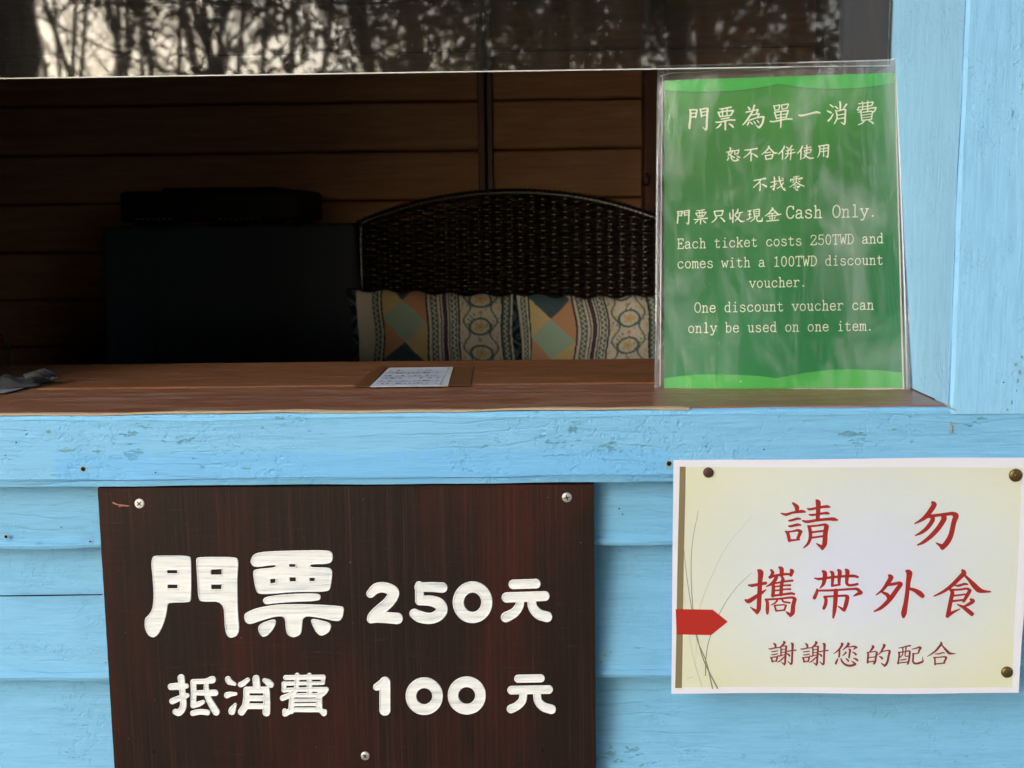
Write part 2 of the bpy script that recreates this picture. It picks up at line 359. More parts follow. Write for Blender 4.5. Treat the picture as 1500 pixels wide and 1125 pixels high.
# ------------------------------------------------------------------ ground
g = MB(); GZ = -1.30
g.add([(-150, -150, GZ), (150, -150, GZ), (150, 150, GZ), (-150, 150, GZ)], [(0, 1, 2, 3)])
o = g.build('ground', M['ground']); o['kind'] = 'structure'

# ------------------------------------------------------------------ the booth
XR = X(1388, 590, 0)                # right end of the opening, front arris
XL = -.64; XE = .80; XW0 = -1.30   # opening runs left out of the frame; the wall goes on to the right
ZS = Z(690, 601, 0)                 # sill height at the trim
ZT = .58
GY = .19                            # glass plane
booth = empty('ticket_booth', (-.25, 0, GZ), 'pale blue weathered timber ticket booth with lapped siding and an open serving window', 'booth')
zb = Z(490, 713, 0)
# bottom trim board with a bead and bevelled lower lip
T = .034
prof = [(0.0, ZS-.0055), (.0012, ZS-.0018), (.004, ZS-.0011), (T, ZS-.0011), (T, zb), (.010, zb), (.0025, zb+.0015), (.0015, zb+.006), (.0003, zb+.0078), (0, zb+.0090)]
board('trim_board', XW0, XE, prof, M['trim'], booth, 130, .0003)
# pale strip of unpainted wood where sill meets trim
board('bare_edge', XW0+.02, X(1010, 597, 0), [(.0006, ZS-.0010), (.0045, ZS-.0010), (.0045, ZS+.0008), (.0006, ZS+.0006)], M['bare'], booth, 160, .0005)
# a fine beading line under the top arris
board('bead', XW0+.02, XE, [(-.0005, ZS-.0062), (.0005, ZS-.0062), (.0005, ZS-.0042), (-.0003, ZS-.0045)], M['trim'], booth, 130, .0005)
# vertical casing board on the right, standing on the trim board
xe = XR+.0015
board('casing_board', ZS+.0012-.008, ZT+.12, [(xe, .0006), (xe+.003, -.0012), (XE, -.0012), (XE, T), (xe, T)], M['casing'], booth, 60, .0004, 'Z')
# jamb board (the reveal) from the arris back to the glass
board('jamb_board', ZS+.001, ZT, [(XR+.0005, .0012), (XR+.0010, GY+.05), (XR+.03, GY+.05), (XR+.03, T+.001), (xe-.0005, T+.001), (xe-.0005, .0012)], M['jamb'], booth, 50, .0004, 'Z')
# putty crack pieces at the corner joint
for k, (a, b, c) in enumerate([((1384, 592), (1392, 598), .0016), ((1392, 598), (1400, 602), .0012), ((1391, 618), (1394, 634), .0018)]):
    p0, p1 = onY(*a, -.0016), onY(*b, -.0016)
    MB().tube([p0, (p0+p1)/2+Vector((.0008, 0, .0006)), p1], [c*.5, c*.6, c*.25], 5).build('paint_crack', M['chip'], booth)
# siding
zl = [Z(500, 803, .016), Z(500, 997, .016)]
pitchz = zl[0]-zl[1]
zlips = [zl[0], zl[1]] + [zl[1]-pitchz*(i+1) for i in range(7)]
ztop = zb+.02
for i, zz in enumerate(zlips):
    z1 = (zlips[i-1]+.006) if i else ztop
    prof = [(.040, z1), (.0285, (z1*.45+zz*.55)), (.0198, zz+.0090), (.0176, zz+.0068), (.0163, zz+.0042), (.0170, zz+.0014), (.0225, zz), (.060, zz), (.060, z1)]
    if i == 0: prof[0] = (.026, z1); prof[1] = (.021, prof[1][1])
    board('siding_plank', XW0, XE, prof, M['siding'], booth, 90, .0006)
# a split line across the middle of the second plank, left of the sign
p0, p1 = onY(0, 873, .0215), onY(150, 871, .0215)
MB().tube([p0, p0*.5+p1*.5, p1], [.0006, .0007, .0005], 5).build('plank_split', M['hole'], booth)
# header over the window and siding above
board('header_board', XW0, XE, [(0, ZT), (T, ZT), (T, ZT+.11), (0, ZT+.11)], M['trim'], booth, 40)
for i in range(6):
    z0 = ZT+.112+.113*i
    board('siding_plank', XW0, XE, [(.030, z0+.118), (.0175, z0+.012), (.0165, z0+.003), (.024, z0), (.060, z0), (.060, z0+.118)], M['siding'], booth, 30, .0006)
board('casing_board', ZS+.001, ZT-.001, [(XW0, 0), (XL, 0), (XL, T), (XW0, T)], M['casing'], booth, 20, .0004, 'Z')
# shell: outer wall cores, interior
RX0, RX1, RY1, RZ1 = -2.0, 1.7, 1.78, 1.35
def slab(name, a, b, m, bev=0): return MB().box(a, b).build(name, m, booth, bevel=bev)
slab('wall_core', (RX0, .062, GZ), (RX1, .09, ZS-.035), M['dark_room'])
slab('wall_core', (RX0, .062, ZT+.06), (RX1, .09, RZ1), M['dark_room'])
slab('wall_core', (XR+.032, .062, ZS-.0345), (RX1, .24, ZT+.0595), M['dark_room'])
slab('wall_core', (RX0, .062, ZS-.0345), (XL-.001, .24, ZT+.0595), M['dark_room'])
slab('side_wall', (RX0-.06, .062, GZ), (RX0-.001, RY1+.1, RZ1), M['dark_room'])
slab('side_wall', (RX1+.001, .062, GZ), (RX1+.06, RY1+.1, RZ1), M['dark_room'])
slab('ceiling', (RX0, .092, RZ1-.03), (RX1, RY1+.1, RZ1-.001), M['dark_room'])
slab('floor', (RX0, .092, GZ+.002), (RX1, RY1+.1, GZ+.04), M['dark_room'])
slab('roof', (RX0-.3, -.18, RZ1+.002), (RX1+.3, RY1+.3, RZ1+.06), M['inner_dark'])
for sx in ((RX0-.06, XW0-.002), (XE+.002, RX1+.06)):
    for i in range(20):
        z0 = GZ+.02+.13*i
        if z0 > RZ1-.1: break
        board('siding_plank', sx[0], sx[1], [(.030, z0+.134), (.0175, z0+.012), (.0165, z0+.003), (.024, z0), (.060, z0), (.060, z0+.134)], M['siding'], booth, 10, .0006)
# back wall planks with v joints
seam = [Z(600, y, RY1) for y in (293, 221, 149)]; dz = (seam[2]-seam[0])/2
z = seam[0]-dz*9; xs = X(711, 200, RY1)
while z < RZ1:
    for a, b in ((RX0, xs-.012), (xs+.012, RX1)):
        dzz = 0 if a < 0 else -.004
        board('wall_plank', a, b, [(RY1+.004, z+.002+dzz), (RY1, z+.006+dzz), (RY1-.0006, z+dz/2+dzz), (RY1, z+dz-.006+dzz), (RY1+.004, z+dz-.002+dzz), (RY1+.022, z+dz-.0018+dzz), (RY1+.022, z+.002+dzz)], M['inner_wall'], booth, 14, .0006)
    z += dz
slab('backing_wall', (RX0, RY1+.03, GZ), (RX1, RY1+.08, RZ1), M['dark_room'])
xa, xb = X(700, 200, RY1-.02), X(722, 200, RY1-.02)
slab('conduit_batten', (xa, RY1-.022, GZ+.05), (xa+(xb-xa)*.48, RY1-.002, RZ1-.04), M['post'], .002)
slab('conduit_batten', (xa+(xb-xa)*.58, RY1-.014, GZ+.05), (xb, RY1-.002, RZ1-.04), M['inner_dark'], .002)
# reddish post and darker doorway behind the green notice
slab('corner_post', (X(944, 250, 1.62), 1.62, GZ+.05), (X(975, 250, 1.62), 1.70, RZ1-.04), M['post'], .004)
hk = onY(947, 262, 1.60)
MB().tube([hk+Vector((0, .02, .012)), hk+Vector((0, 0, .012)), hk+Vector((.006, -.004, 0)), hk+Vector((.002, -.003, -.014)), hk+Vector((-.007, -.002, -.012)), hk+Vector((-.008, 0, -.004))], .0022, 6).build('coat_hook', M['black'], booth, True)
# counter: outer sill board and inner desk board
ys = .150
zd = ZS
sill = MB().build('counter', M['sill'], booth)
def ctop(name, x0, x1, y0, y1, z, th, m):
    mb = MB(); nx = 90; vs = []; fs = []
    for i in range(nx+1):
        x = x0+(x1-x0)*i/nx; e = .0012*math.sin(x*5+1)+.0006*math.sin(x*17)
        vs += [(x, y0, z-th), (x, y0, z-.0010), (x, y0+.0015, z), (x, y1+e-.0015, z), (x, y1+e, z-.001), (x, y1+e, z-th)]
    for i in range(nx):
        for j in range(6): fs.append((i*6+j, (i+1)*6+j, (i+1)*6+(j+1) % 6, i*6+(j+1) % 6))
    fs += [tuple(range(6)), tuple(range(nx*6, nx*6+6))[::-1]]
    return mb.add(vs, fs).build(name, m, sill)
ctop('sill_board', XL-.1, XR+.012, .0050, ys, ZS, .030, M['sill'])
ctop('desk_board', RX0+.4, .62, ys+.0022, .345, ZS+.0008, .026, M['desk'])
# window: sliding pane with stile and channel
win = MB().build('window', M['inner_dark'], booth)
zg = Z(500, 108, GY)
gx1 = XR-.0005
p = MB(); p.box((XL-.1, GY, zg), (gx1, GY+.005, ZT-.002)); p.mi = [1, 0, 0, 0, 0, 0]
p.build('pane', [M['pane'], M['pane_edge']], win)
MB().box((XL-.1, GY-.0012, zg-.0004), (gx1, GY-.0002, zg+.0006)).build('edge_strip', M['pane_edge'], win)
board('stile', zg-.0, ZT-.01, [(X(1206, 40, .23), .222), (XR+.04, .222), (XR+.04, .262), (X(1206, 40, .23), .262)], M['inner_dark'], win, 10, .0002, 'Z')
board('stile', zg-.0, ZT-.01, [(X(1232, 40, .215), .205), (XR+.03, .205), (XR+.03, .2215), (X(1232, 40, .215), .2215)], M['post'], win, 10, .0002, 'Z')
board('head_rail', XL-.1, XR, [(GY-.012, ZT-.030), (GY+.05, ZT-.030), (GY+.05, ZT-.002), (GY-.012, ZT-.002)], M['inner_dark'], win, 10)

# old screw holes and nail marks on the booth front
def hole(x, y, Y, r, chip=True):
    c = onY(x, y, Y); mb = MB()
    if chip:
        n = 14; ring = [c+Vector((math.cos(2*math.pi*k/n)*r*random.uniform(1.25, 1.7), -.0003, math.sin(2*math.pi*k/n)*r*random.uniform(1.2, 1.6))) for k in range(n)]
        mb.add(ring, [tuple(range(n))], 1)
    n = 12; a = [c+Vector((math.cos(2*math.pi*k/n)*r, -.0005, math.sin(2*math.pi*k/n)*r)) for k in range(n)]
    mb.add(a, [tuple(range(n))], 0); mb.build('screw_hole', [M['hole'], M['chip']], booth)
hole(122, 687, 0, .0019); hole(980, 679, 0, .0021); hole(9, 786, .0165, .0014); hole(132, 793, .0165, .0008); hole(118, 659, 0, .0004, False)
for x, y in ((8, 667), (14, 673), (39, 636), (24, 648), (1034, 654), (1119, 658), (228, 692), (90, 772), (155, 970), (907, 745), (912, 753), (1470, 560)):
    hole(x, y, (.0175 if y > 716 else (-.0008 if x < 1200 else -.0014)), random.uniform(.0004, .0008), False)
# larger flakes of missing paint
def flake(x, y, Y, w, h, m='chip'):
    n = 16; c = onY(x, y, Y); s = 1/1720
    MB().add([c+Vector((math.cos(2*math.pi*k/n)*w*s*random.uniform(.5, 1.1), 0, math.sin(2*math.pi*k/n)*h*s*random.uniform(.5, 1.1))) for k in range(n)], [tuple(range(n))]).build('paint_chip', M[m], booth)
M['oldcoat'] = mat('older_grey_green_coat', (.16, .32, .33), .8, .2)
for x, y, w_, h_ in ((70, 632, 4, 3), (95, 660, 16, 2), (140, 661, 7, 2), (360, 686, 8, 1.5), (1393, 630, 1.6, 9)): flake(x, y, -.0009 if x < 1300 else -.0014, w_, h_, 'oldcoat')
for x, y, w_, h_ in ((1488, 534, 3, 4), (1494, 545, 3, 5), (1491, 558, 2, 6), (1482, 590, 2, 5), (1476, 600, 2, 3), (1497, 523, 3, 3), (1489, 572, 1.5, 4)): flake(x, y, -.0022, w_*.8, h_*.8, 'oldcoat')
for x, y, w_, h_ in ((886, 960, 4, 3), (895, 955, 3, 2), (880, 970, 2, 3)): flake(x, y, .0155, w_, h_, 'oldcoat')

# ------------------------------------------------------------------ glyph meshing: brush strokes as a distance field, cut by marching squares
def smooth_pts(P, sub=4):
    P = np.array(P, float)
    if len(P) < 3: return P
    closed = np.allclose(P[0], P[-1]); out = []
    n = len(P)
    for i in range(n-1):
        p0 = P[i-1] if i > 0 else (P[-2] if closed else 2*P[0]-P[1]); p1 = P[i]; p2 = P[i+1]
        p3 = P[i+2] if i+2 < n else (P[1] if closed else 2*P[-1]-P[-2])
        for t in np.arange(sub)/sub:
            q = .5*((2*p1)+(-p0+p2)*t+(2*p0-5*p1+4*p2-p3)*t*t+(-p0+3*p1-3*p2+p3)*t**3)
            q[2] = p1[2]+(p2[2]-p1[2])*t; out.append(q)
    out.append(P[-1]); return np.array(out)
def sdf(prims, GX, GYY):
    D = np.full(GX.shape, 1e9)
    for typ, P in prims:
        if typ == 's':
            if len(P) == 1: P = [P[0], P[0]]
            for a, b in zip(P[:-1], P[1:]):
                dx, dy = b[0]-a[0], b[1]-a[1]; L = dx*dx+dy*dy+1e-9
                t = np.clip(((GX-a[0])*dx+(GYY-a[1])*dy)/L, 0, 1)
                d = np.hypot(GX-a[0]-dx*t, GYY-a[1]-dy*t)-(a[2]+(b[2]-a[2])*t); D = np.minimum(D, d)
        else:
            P = np.array(P); d = np.full(GX.shape, 1e9); ins = np.zeros(GX.shape, bool)
            for a, b in zip(P, np.roll(P, -1, 0)):
                dx, dy = b-a; L = dx*dx+dy*dy+1e-9
                t = np.clip(((GX-a[0])*dx+(GYY-a[1])*dy)/L, 0, 1)
                d = np.minimum(d, np.hypot(GX-a[0]-dx*t, GYY-a[1]-dy*t))
                c = (a[1] > GYY) != (b[1] > GYY)
                with np.errstate(all='ignore'): xi = (b[0]-a[0])*(GYY-a[1])/(b[1]-a[1]+1e-12)+a[0]
                ins ^= c & (GX < xi)
            d = np.where(ins, -d, d)
            D = np.minimum(D, d) if typ == 'p' else np.maximum(D, -d)
    return D
def march(prims, cell, wob=0):
    xs, ys = [], []
    for t, P in prims:
        for p in P:
            r = p[2] if t == 's' else 0
            xs += [p[0]-r, p[0]+r]; ys += [p[1]-r, p[1]+r]
    x0, x1, y0, y1 = min(xs)-cell*2, max(xs)+cell*2, min(ys)-cell*2, max(ys)+cell*2
    nx, ny = int((x1-x0)/cell)+2, int((y1-y0)/cell)+2
    gx = x0+np.arange(nx)*cell; gy = y0+np.arange(ny)*cell
    GX, GYY = np.meshgrid(gx, gy); D = sdf(prims, GX, GYY)
    if wob: D = D+wob*(np.sin(GX*1.9+np.sin(GYY*2.3)*1.4)*.5+np.sin(GYY*2.7+GX*.9)*.35+rng.normal(0, .18, D.shape))
    D[np.abs(D) < 1e-6] = -1e-6
    V = []; DV = []; Fc = []; vid = {}
    ins = D < 0
    def node(i, j):
        k = (i, j)
        if k not in vid: vid[k] = len(V); V.append((gx[j], gy[i])); DV.append(D[i, j])
        return vid[k]
    def edge(a, b):
        k = (a, b) if a < b else (b, a)
        if k not in vid:
            (i0, j0), (i1, j1) = k; t = D[i0, j0]/(D[i0, j0]-D[i1, j1])
            vid[k] = len(V); V.append((gx[j0]+(gx[j1]-gx[j0])*t, gy[i0]+(gy[i1]-gy[i0])*t)); DV.append(0.)
        return vid[k]
    any_ = ins[:-1, :-1] | ins[1:, :-1] | ins[:-1, 1:] | ins[1:, 1:]
    for i, j in zip(*np.nonzero(any_)):
        c = [(i, j), (i, j+1), (i+1, j+1), (i+1, j)]; poly = []
        for a, b in zip(c, c[1:]+c[:1]):
            if ins[a]: poly.append(node(*a))
            if ins[a] != ins[b]: poly.append(edge(a, b))
        if len(poly) >= 3: Fc.append(tuple(poly))
    return V, DV, Fc
def parse(txt, ox, oy, s, rs=1.0, smooth=True, radd=0):
    """'x,y,r x,y,r; ...' (crop units) to strokes in photograph pixels"""
    out = []
    for st in txt.replace('\n', ' ').split(';'):
        st = st.strip()
        if not st: continue
        P = [tuple(float(c) for c in w_.split(',')) for w_ in st.split()]
        P = [(ox+x*s, oy+y*s, r*s*rs+radd) for x, y, r in P]
        out.append(('s', smooth_pts(P) if smooth else P))
    return out
def glyph(name, prims, cell, to3d, m, parent, prof=None, wob=0, label=None):
    V, DV, Fc = march(prims, cell, wob); mb = MB()
    mb.add([to3d(x, y, prof(d) if prof else 0) for (x, y), d in zip(V, DV)], Fc)
    if prof:                                 # short skirt so that the relief meets the board
        cnt = {}
        for f in Fc:
            for a, b in zip(f, f[1:]+f[:1]): cnt[(a, b)] = 1
        k = len(V); low = {}
        for (a, b) in list(cnt):
            if (b, a) not in cnt:
                for q in (a, b):
                    if q not in low: low[q] = len(mb.v); mb.v.append(tuple(to3d(V[q][0], V[q][1], -.0004)))
                mb.f.append((b, a, low[a], low[b])); mb.mi.append(0)
    o = mb.build(name, m, parent, smooth=bool(prof))
    if label: o['label'] = label
    return o

# ------------------------------------------------------------------ brown wooden sign
SY = .0050
bo = onY(505, 915, SY)
wood = empty('price_sign', tuple(bo), 'dark brown wooden price board with carved white numerals screwed below the window', 'sign')
c4 = [onY(143, 718, SY), onY(870, 709, SY), onY(873.6, 1182, SY), onY(171, 1182, SY)]
c4[0].z = c4[1].z = zb-.0008; c4[0].x = X(143, 717, SY)
mb = MB(); nx, nz = 60, 40; vs = []
for i in range(nz+1):
    for j in range(nx+1):
        u, v = j/nx, i/nz; p = (c4[0]*(1-u)+c4[1]*u)*(1-v)+(c4[3]*(1-u)+c4[2]*u)*v
        e = Vector((0, 0, 0))
        if j in (0, nx): e.x = random.uniform(-.00012, .00012)
        vs.append(p+e)
fs = [(i*(nx+1)+j, i*(nx+1)+j+1, (i+1)*(nx+1)+j+1, (i+1)*(nx+1)+j)[::-1] for i in range(nz) for j in range(nx)]
per = [j for j in range(nx+1)]+[i*(nx+1)+nx for i in range(1, nz+1)]+[nz*(nx+1)+j for j in range(nx-1, -1, -1)]+[i*(nx+1) for i in range(nz-1, 0, -1)]
k0 = len(vs); vs += [Vector(vs[q])+Vector((0, .0105, 0)) for q in per]
L = len(per); fs += [(per[q], per[(q+1) % L], k0+(q+1) % L, k0+q) for q in range(L)]; fs.append(tuple(k0+q for q in range(L)))
mb.add(vs, fs).build('board', M['signboard'], wood)
def on_wood(x, y, h): return onY(x, y, SY)+Vector((0, -h-.0001, 0))
def relief(d):                              # soft painted rim round a brushed, slightly sunken floor
    d = -d
    if d < .9: return .0002+.0009*(d/.9)
    if d < 1.9: return .0011-.0009*((d-.9)/1.0)
    return .0002
def polys(txt, ox, oy, s, typ='p', rnd=True):
    P = np.array([[float(c) for c in w_.split(',')] for w_ in txt.split()])
    if rnd:
        for _ in range(2):
            Q = np.roll(P, -1, 0); P = np.stack([P*.78+Q*.22, P*.22+Q*.78], 1).reshape(-1, 2)
    return (typ, P*s+np.array([ox, oy]))
def ellipse(cx, cy, rx, ry, r, ox, oy, s, n=36):
    return [('s', [(ox+(cx+rx*math.cos(a))*s, oy+(cy+ry*math.sin(a))*s, r*s) for a in np.linspace(0, 2*math.pi, n)])]
W = []
W.append(('門', [polys('18,15 22,14 58,14 60.5,18 60.5,63 58,65.5 36,66 34.5,68 33,80 29,92 24,101 19,104.5 13,102 9,94 9,83 13,80 17.5,73 19,60 18,40 16,22', 200, 795, 1.3333),
    polys('66,17 70,15.5 108,15.5 112.5,18.5 111,40 111.5,66 112,80 113.5,95 111,102 104,105 99,102 97,92 95.5,64.5 71,65 68,61 67,45 65.5,20', 200, 795, 1.3333)]
    + [polys(t, 200, 795, 1.3333, 'h', False) for t in ('34,30 44.5,30 45,33.5 34,33.5', '34.5,46 45,46 45,50 34.5,50', '82,29.5 93.5,29 93.5,35 82,35', '82.5,46 93.5,46 93,51 82.5,51')]))
W.append(('票', [polys(t, 350, 795, 1.3333) for t in ('16,12 30,9.5 60,8.5 98,8 103,11 103.5,19 99,23.5 78.5,23.5 78.5,27 99,27 103.5,31 101,50 97,54 60,54 40,56 22,56.5 18.5,52 15,32 18,29 40.5,27 40.5,24 17,27.5 12,21',
    '28,60 40,57.6 60,56 86,55.5 90.5,58 89,64 60,65 40,66.5 29,68 26,64', '7,77 20,71.5 40,68 60,67.2 90,68 113,69.5 116,72 114,83 109,87 90,82.5 70.5,80 69.5,95 68,101 60,104.5 53,101 51.5,95 50.5,81 40,81 25,85.5 12,90 7,87 5.5,81',
    '25,88 39,83.5 41.5,87 38,95 32,102 26,104 21.5,98 21,92', '78.5,86 81,83 98,87 102,90 100,98 91,103 85,99')]
    + [polys(t, 350, 795, 1.3333, 'h', False) for t in ('55.5,23.5 62,23.5 62,26.5 55.5,26.5', '34.5,40 40,39.5 40,44 35,44.5', '56,38 62.5,38 62.5,42.5 56,42.5', '78,38.5 83.5,38.5 83,42 78,42')]))
W.append(('2', parse('15,34,7 25,25,8.5 40,24,8.5 53,31,9.5 51,41,9.3 42,52,9 30,62,9 20,72,9 16,77,7; 16,77,7 30,74,9 60,76,9.3', 530, 840, .8667)))
W.append(('5', parse('97,23,7.5 120,23,8 136,24,8.5; 97,20,6.5 98,45,7.5; 98,46,7.5 115,46,8.5 130,51,9.5 135.5,61,9.5 129,71,9.3 115,76,9 98,73,9.5 89,68,8', 530, 840, .8667)))
W.append(('0', ellipse(35, 39.5, 19.6, 21, 7.4, 655, 840, 1.0667)))
W.append(('元', parse('91,15,6.3 122,14,6.3; 82,33,6.8 134,31,6.5; 100,37,5.6 99,45,5.6 92,54,6.2 81,60,6.8; 116,36,5.6 118,47,6.2 126,56,6.8 137,59.5,7', 655, 840, 1.0667)))
W.append(('抵', parse('36,18,7 38,40,6.3 40,60,6.3 40,78,6.6 32,89,7 24,88,5.5; 15,36.5,6.3 30,35.5,6.8 47,35,4.6; 18,66,6 30,61,5.6 48,54.5,4.6; 61,28,5.6 62,50,5.8 61,75,5.6; 60,26,4.8 85,25,4.8 100,22,7.2; 66,49,4.6 88,49,5.5 106,49,6.3; 88,27,4.6 88,45,5.6 93,62,6.3 103,80,7 108,88,7.3; 61,76,4.5 72,72,5.3 81,68,4; 60,91,5.3 75,88,5.3 90,89.5,5.3', 240, 980, .711)))
W.append(('消', parse('20,21,6 23,26,6 34,31,3; 18,54,6 24,52,5 36,51,3; 35,73,3 29,84,7 28,87,7; 78,20,7.3 79,34,7.3; 46,32,5.3 52,29,5.5 61,22,4; 95,23,4 103,28,6.6 108,32,6.2; 58,44,6 58,60,6.5 56,75,7 48,88,7.3; 58,43,6.3 80,43,6.4 99,43,6.3; 99,43,6.8 100,65,6.8 99,89,7.8; 60,60.3,5.4 98,60.3,5.4; 60,76.5,5.4 98,76.5,5.4', 320, 980, .711)))
W.append(('費', parse('26,17.5,4.6 104,16.5,4.6; 104,17,4.4 103,28,4; 22,30,4 60,29.6,3.2 100,29,3.2; 23,30,4.6 23,44,4.4; 22,43.5,4.2 50,42.2,3.9 110,42,4.8; 110,42,4.8 106,48,4.6 98,54,5; 50,13,4.8 49,30,4.8 47,42,4.8 38,52,5 20,60,5.4; 75,13,4.8 75,50,5.2; 40,54,4 98,54,4; 39,54,5 38,86,6; 95,54,6.3 95,82,6.5; 40,64.3,2.9 95,63.7,2.9; 40,73.3,2.7 95,73,2.7; 38,84,4.2 95,84,4.6; 38,85,5 26,91,6; 24,86,4.5 24,93,4.2; 98,84,5 105,91,5.6; 107,87,4 107,91,4', 400, 980, .711)))
W.append(('1', parse('15,10,4 15,31,4.1; 15,10,3.6 8.8,13.6,2.6', 535, 980, 1.933)))
W.append(('0', ellipse(44.8, 20.5, 10.1, 10.2, 3.9, 535, 980, 1.933)))
W.append(('0', ellipse(77, 20, 10.4, 10.4, 3.9, 535, 980, 1.933)))
W.append(('元', parse('116,7.3,2.9 133,7,2.9; 111,16,3.1 139,15.5,3.1; 120,18,2.8 119,24,2.9 115,28,3 110.5,30.2,3.1; 130,17,2.8 131,24,2.9 135,28.5,3.3 141,30.5,3.4', 535, 980, 1.933)))
for ch, pr in W:
    pr = [(t, [(a[0], a[1], a[2]+.35) for a in P]) if t == 's' else (t, P) for t, P in pr]
    glyph('painted_character', pr, .62, on_wood, M['white_brush'], wood, relief, .16, 'white carved character '+ch)
# screws and empty screw holes of the sign
def screw(x, y, Y, r, m, ang, parent):
    c = onY(x, y, Y); mb = MB(); mb.disc(c, (0, -1, 0), r, .0012, 20)
    o = mb.build('screw', m, parent, True)
    mb = MB()
    for a in (ang, ang+math.pi/2):
        u = Vector((math.cos(a), 0, math.sin(a))); v = Vector((-math.sin(a), 0, math.cos(a))); q = c+Vector((0, -.00135, 0))
        mb.add([q-u*r*.55-v*r*.11, q+u*r*.55-v*r*.11, q+u*r*.55+v*r*.11, q-u*r*.55+v*r*.11], [(0, 1, 2, 3)])
        c = c+Vector((0, -.00004, 0))
    mb.build('cross_slot', M['hole'], o); return o
screw(204.5, 737.5, SY, .0042, M['whitescrew'], .75, wood); screw(830.5, 728.5, SY, .0043, M['zinc'], .3, wood); screw(535, 1107, SY, .0040, M['zinc'], .9, wood)
for x, y in ((226, 1102), (795, 1099)):
    c = onY(x, y, SY-.0003); n = 10
    MB().add([c+Vector((math.cos(2*math.pi*k/n)*.0016*random.uniform(.7, 1.2), 0, math.sin(2*math.pi*k/n)*.0016*random.uniform(.7, 1.2))) for k in range(n)], [tuple(range(n))]).build('screw_hole', M['hole'], wood)
def ribbon(pts, w0, w1, to3d, m, name, parent, sub=8):
    P = smooth_pts([(x, y, 1) for x, y in pts], sub); mb = MB(); vs = []; n = len(P)
    for i in range(n):
        t = P[min(i+1, n-1)]-P[max(i-1, 0)]; l = math.hypot(t[0], t[1])+1e-9; nx_, ny_ = -t[1]/l, t[0]/l; w_ = w0+(w1-w0)*i/(n-1)
        vs += [to3d(P[i][0]+nx_*w_, P[i][1]+ny_*w_, 0), to3d(P[i][0]-nx_*w_, P[i][1]-ny_*w_, 0)]
    mb.add(vs, [(2*i, 2*i+1, 2*i+3, 2*i+2) for i in range(n-1)]); return mb.build(name, m, parent)
M['chalk'] = mat('chalky_smear', (.12, .11, .11), .8)
for pts, w0, w1 in (([(165, 736), (172, 739), (181, 740), (190, 741)], 1.2, .5), ([(174, 742), (180, 741), (188, 742)], .8, .3)): ribbon(pts, w0, w1, on_wood, M['scuff'], 'scratch', wood)

# ------------------------------------------------------------------ yellow notice (landscape sheet tacked over trim and siding)
PY = -.0040
pn = [np.array(c, float) for c in ((986.8, 674), (1518, 670.2), (1491.5, 1014), (983, 1015))]
def wave(X_, Z_):
    zz = (Z(1200, 674, 0)-Z_)/.2
    return .0011*math.sin(X_*31+Z_*12)+.0008*math.sin(Z_*45+1.2+X_*9)-.0012*zz*zz
def on_paper(x, y, h, lift=.00025):
    p = onY(x, y, PY); return p+Vector((0, wave(p.x, p.z)-lift-h, 0))
nb = onY(1240, 1014, 0)
notice = empty('no_outside_food_notice', (nb.x, PY, nb.z), 'cream paper notice with large red characters and red arrow tacked up under the window', 'notice')
def sheetgrid(q, nx, ny, f, lift):
    vs = []
    for i in range(ny+1):
        for j in range(nx+1):
            u, v = j/nx, i/ny; p = (q[0]*(1-u)+q[1]*u)*(1-v)+(q[3]*(1-u)+q[2]*u)*v
            vs.append(f(p[0], p[1], 0, lift))
    return vs, [(i*(nx+1)+j, (i+1)*(nx+1)+j, (i+1)*(nx+1)+j+1, i*(nx+1)+j+1) for i in range(ny) for j in range(nx)]
vs, fs = sheetgrid(pn, 70, 46, on_paper, 0); mb = MB(); mb.add(vs, fs)
o = mb.build('paper_sheet', M['paper_white'], notice, False)
sm = o.modifiers.new('thick', 'SOLIDIFY'); sm.thickness = .0003; sm.offset = -1
q = [np.array(c, float) for c in ((1004.8, 683.8), (1497, 685.5), (1482, 1006), (998.5, 1005.5))]
vs, fs = sheetgrid(q, 70, 46, on_paper, .00012); MB().add(vs, fs).build('printed_panel', M['panel'], notice, True)
q = [np.array(c, float) for c in ((995.8, 683.6), (1004.6, 683.8), (998.3, 1006.5), (988.5, 1006.5))]
vs, fs = sheetgrid(q, 3, 46, on_paper, .00014); MB().add(vs, fs).build('printed_stripe', M['olive'], notice, True)
for pts, w0, w1, mm in (([(1023, 748), (1014, 800), (1013, 858), (1019, 928), (1034, 968), (1043.5, 1008)], .25, 1.0, 'grey_ink'), ([(1001.5, 801), (1007, 851), (1016, 907), (1029, 962), (1051, 1008)], .3, 1.1, 'grey_ink'),
                        ([(1102, 755), (1065, 801), (1040, 851), (1026, 886)], .2, .5, 'pale_ink'), ([(1102, 839), (1076, 865), (1055, 897), (1039, 935), (1033.5, 964), (1033, 989)], .25, .8, 'grey_ink'),
                        ([(1002, 868), (1009, 928), (1016, 965), (1028, 1005)], .2, .6, 'pale_ink'), ([(1026, 886), (1021, 925), (1018, 980)], .4, .2, 'pale_ink')):
    ribbon(pts, w0, w1, lambda x, y, h: on_paper(x, y, h, .0002), M[mm], 'printed_grass_blade', notice)
ar = [(989.5, 891.5), (1044, 893), (1066, 910.5), (1041.5, 929.5), (990.5, 928)]
glyph('printed_arrow', [('p', np.array(ar))], 1.2, lambda x, y, h: on_paper(x, y, h, .00035), M['red_arrow'], notice)
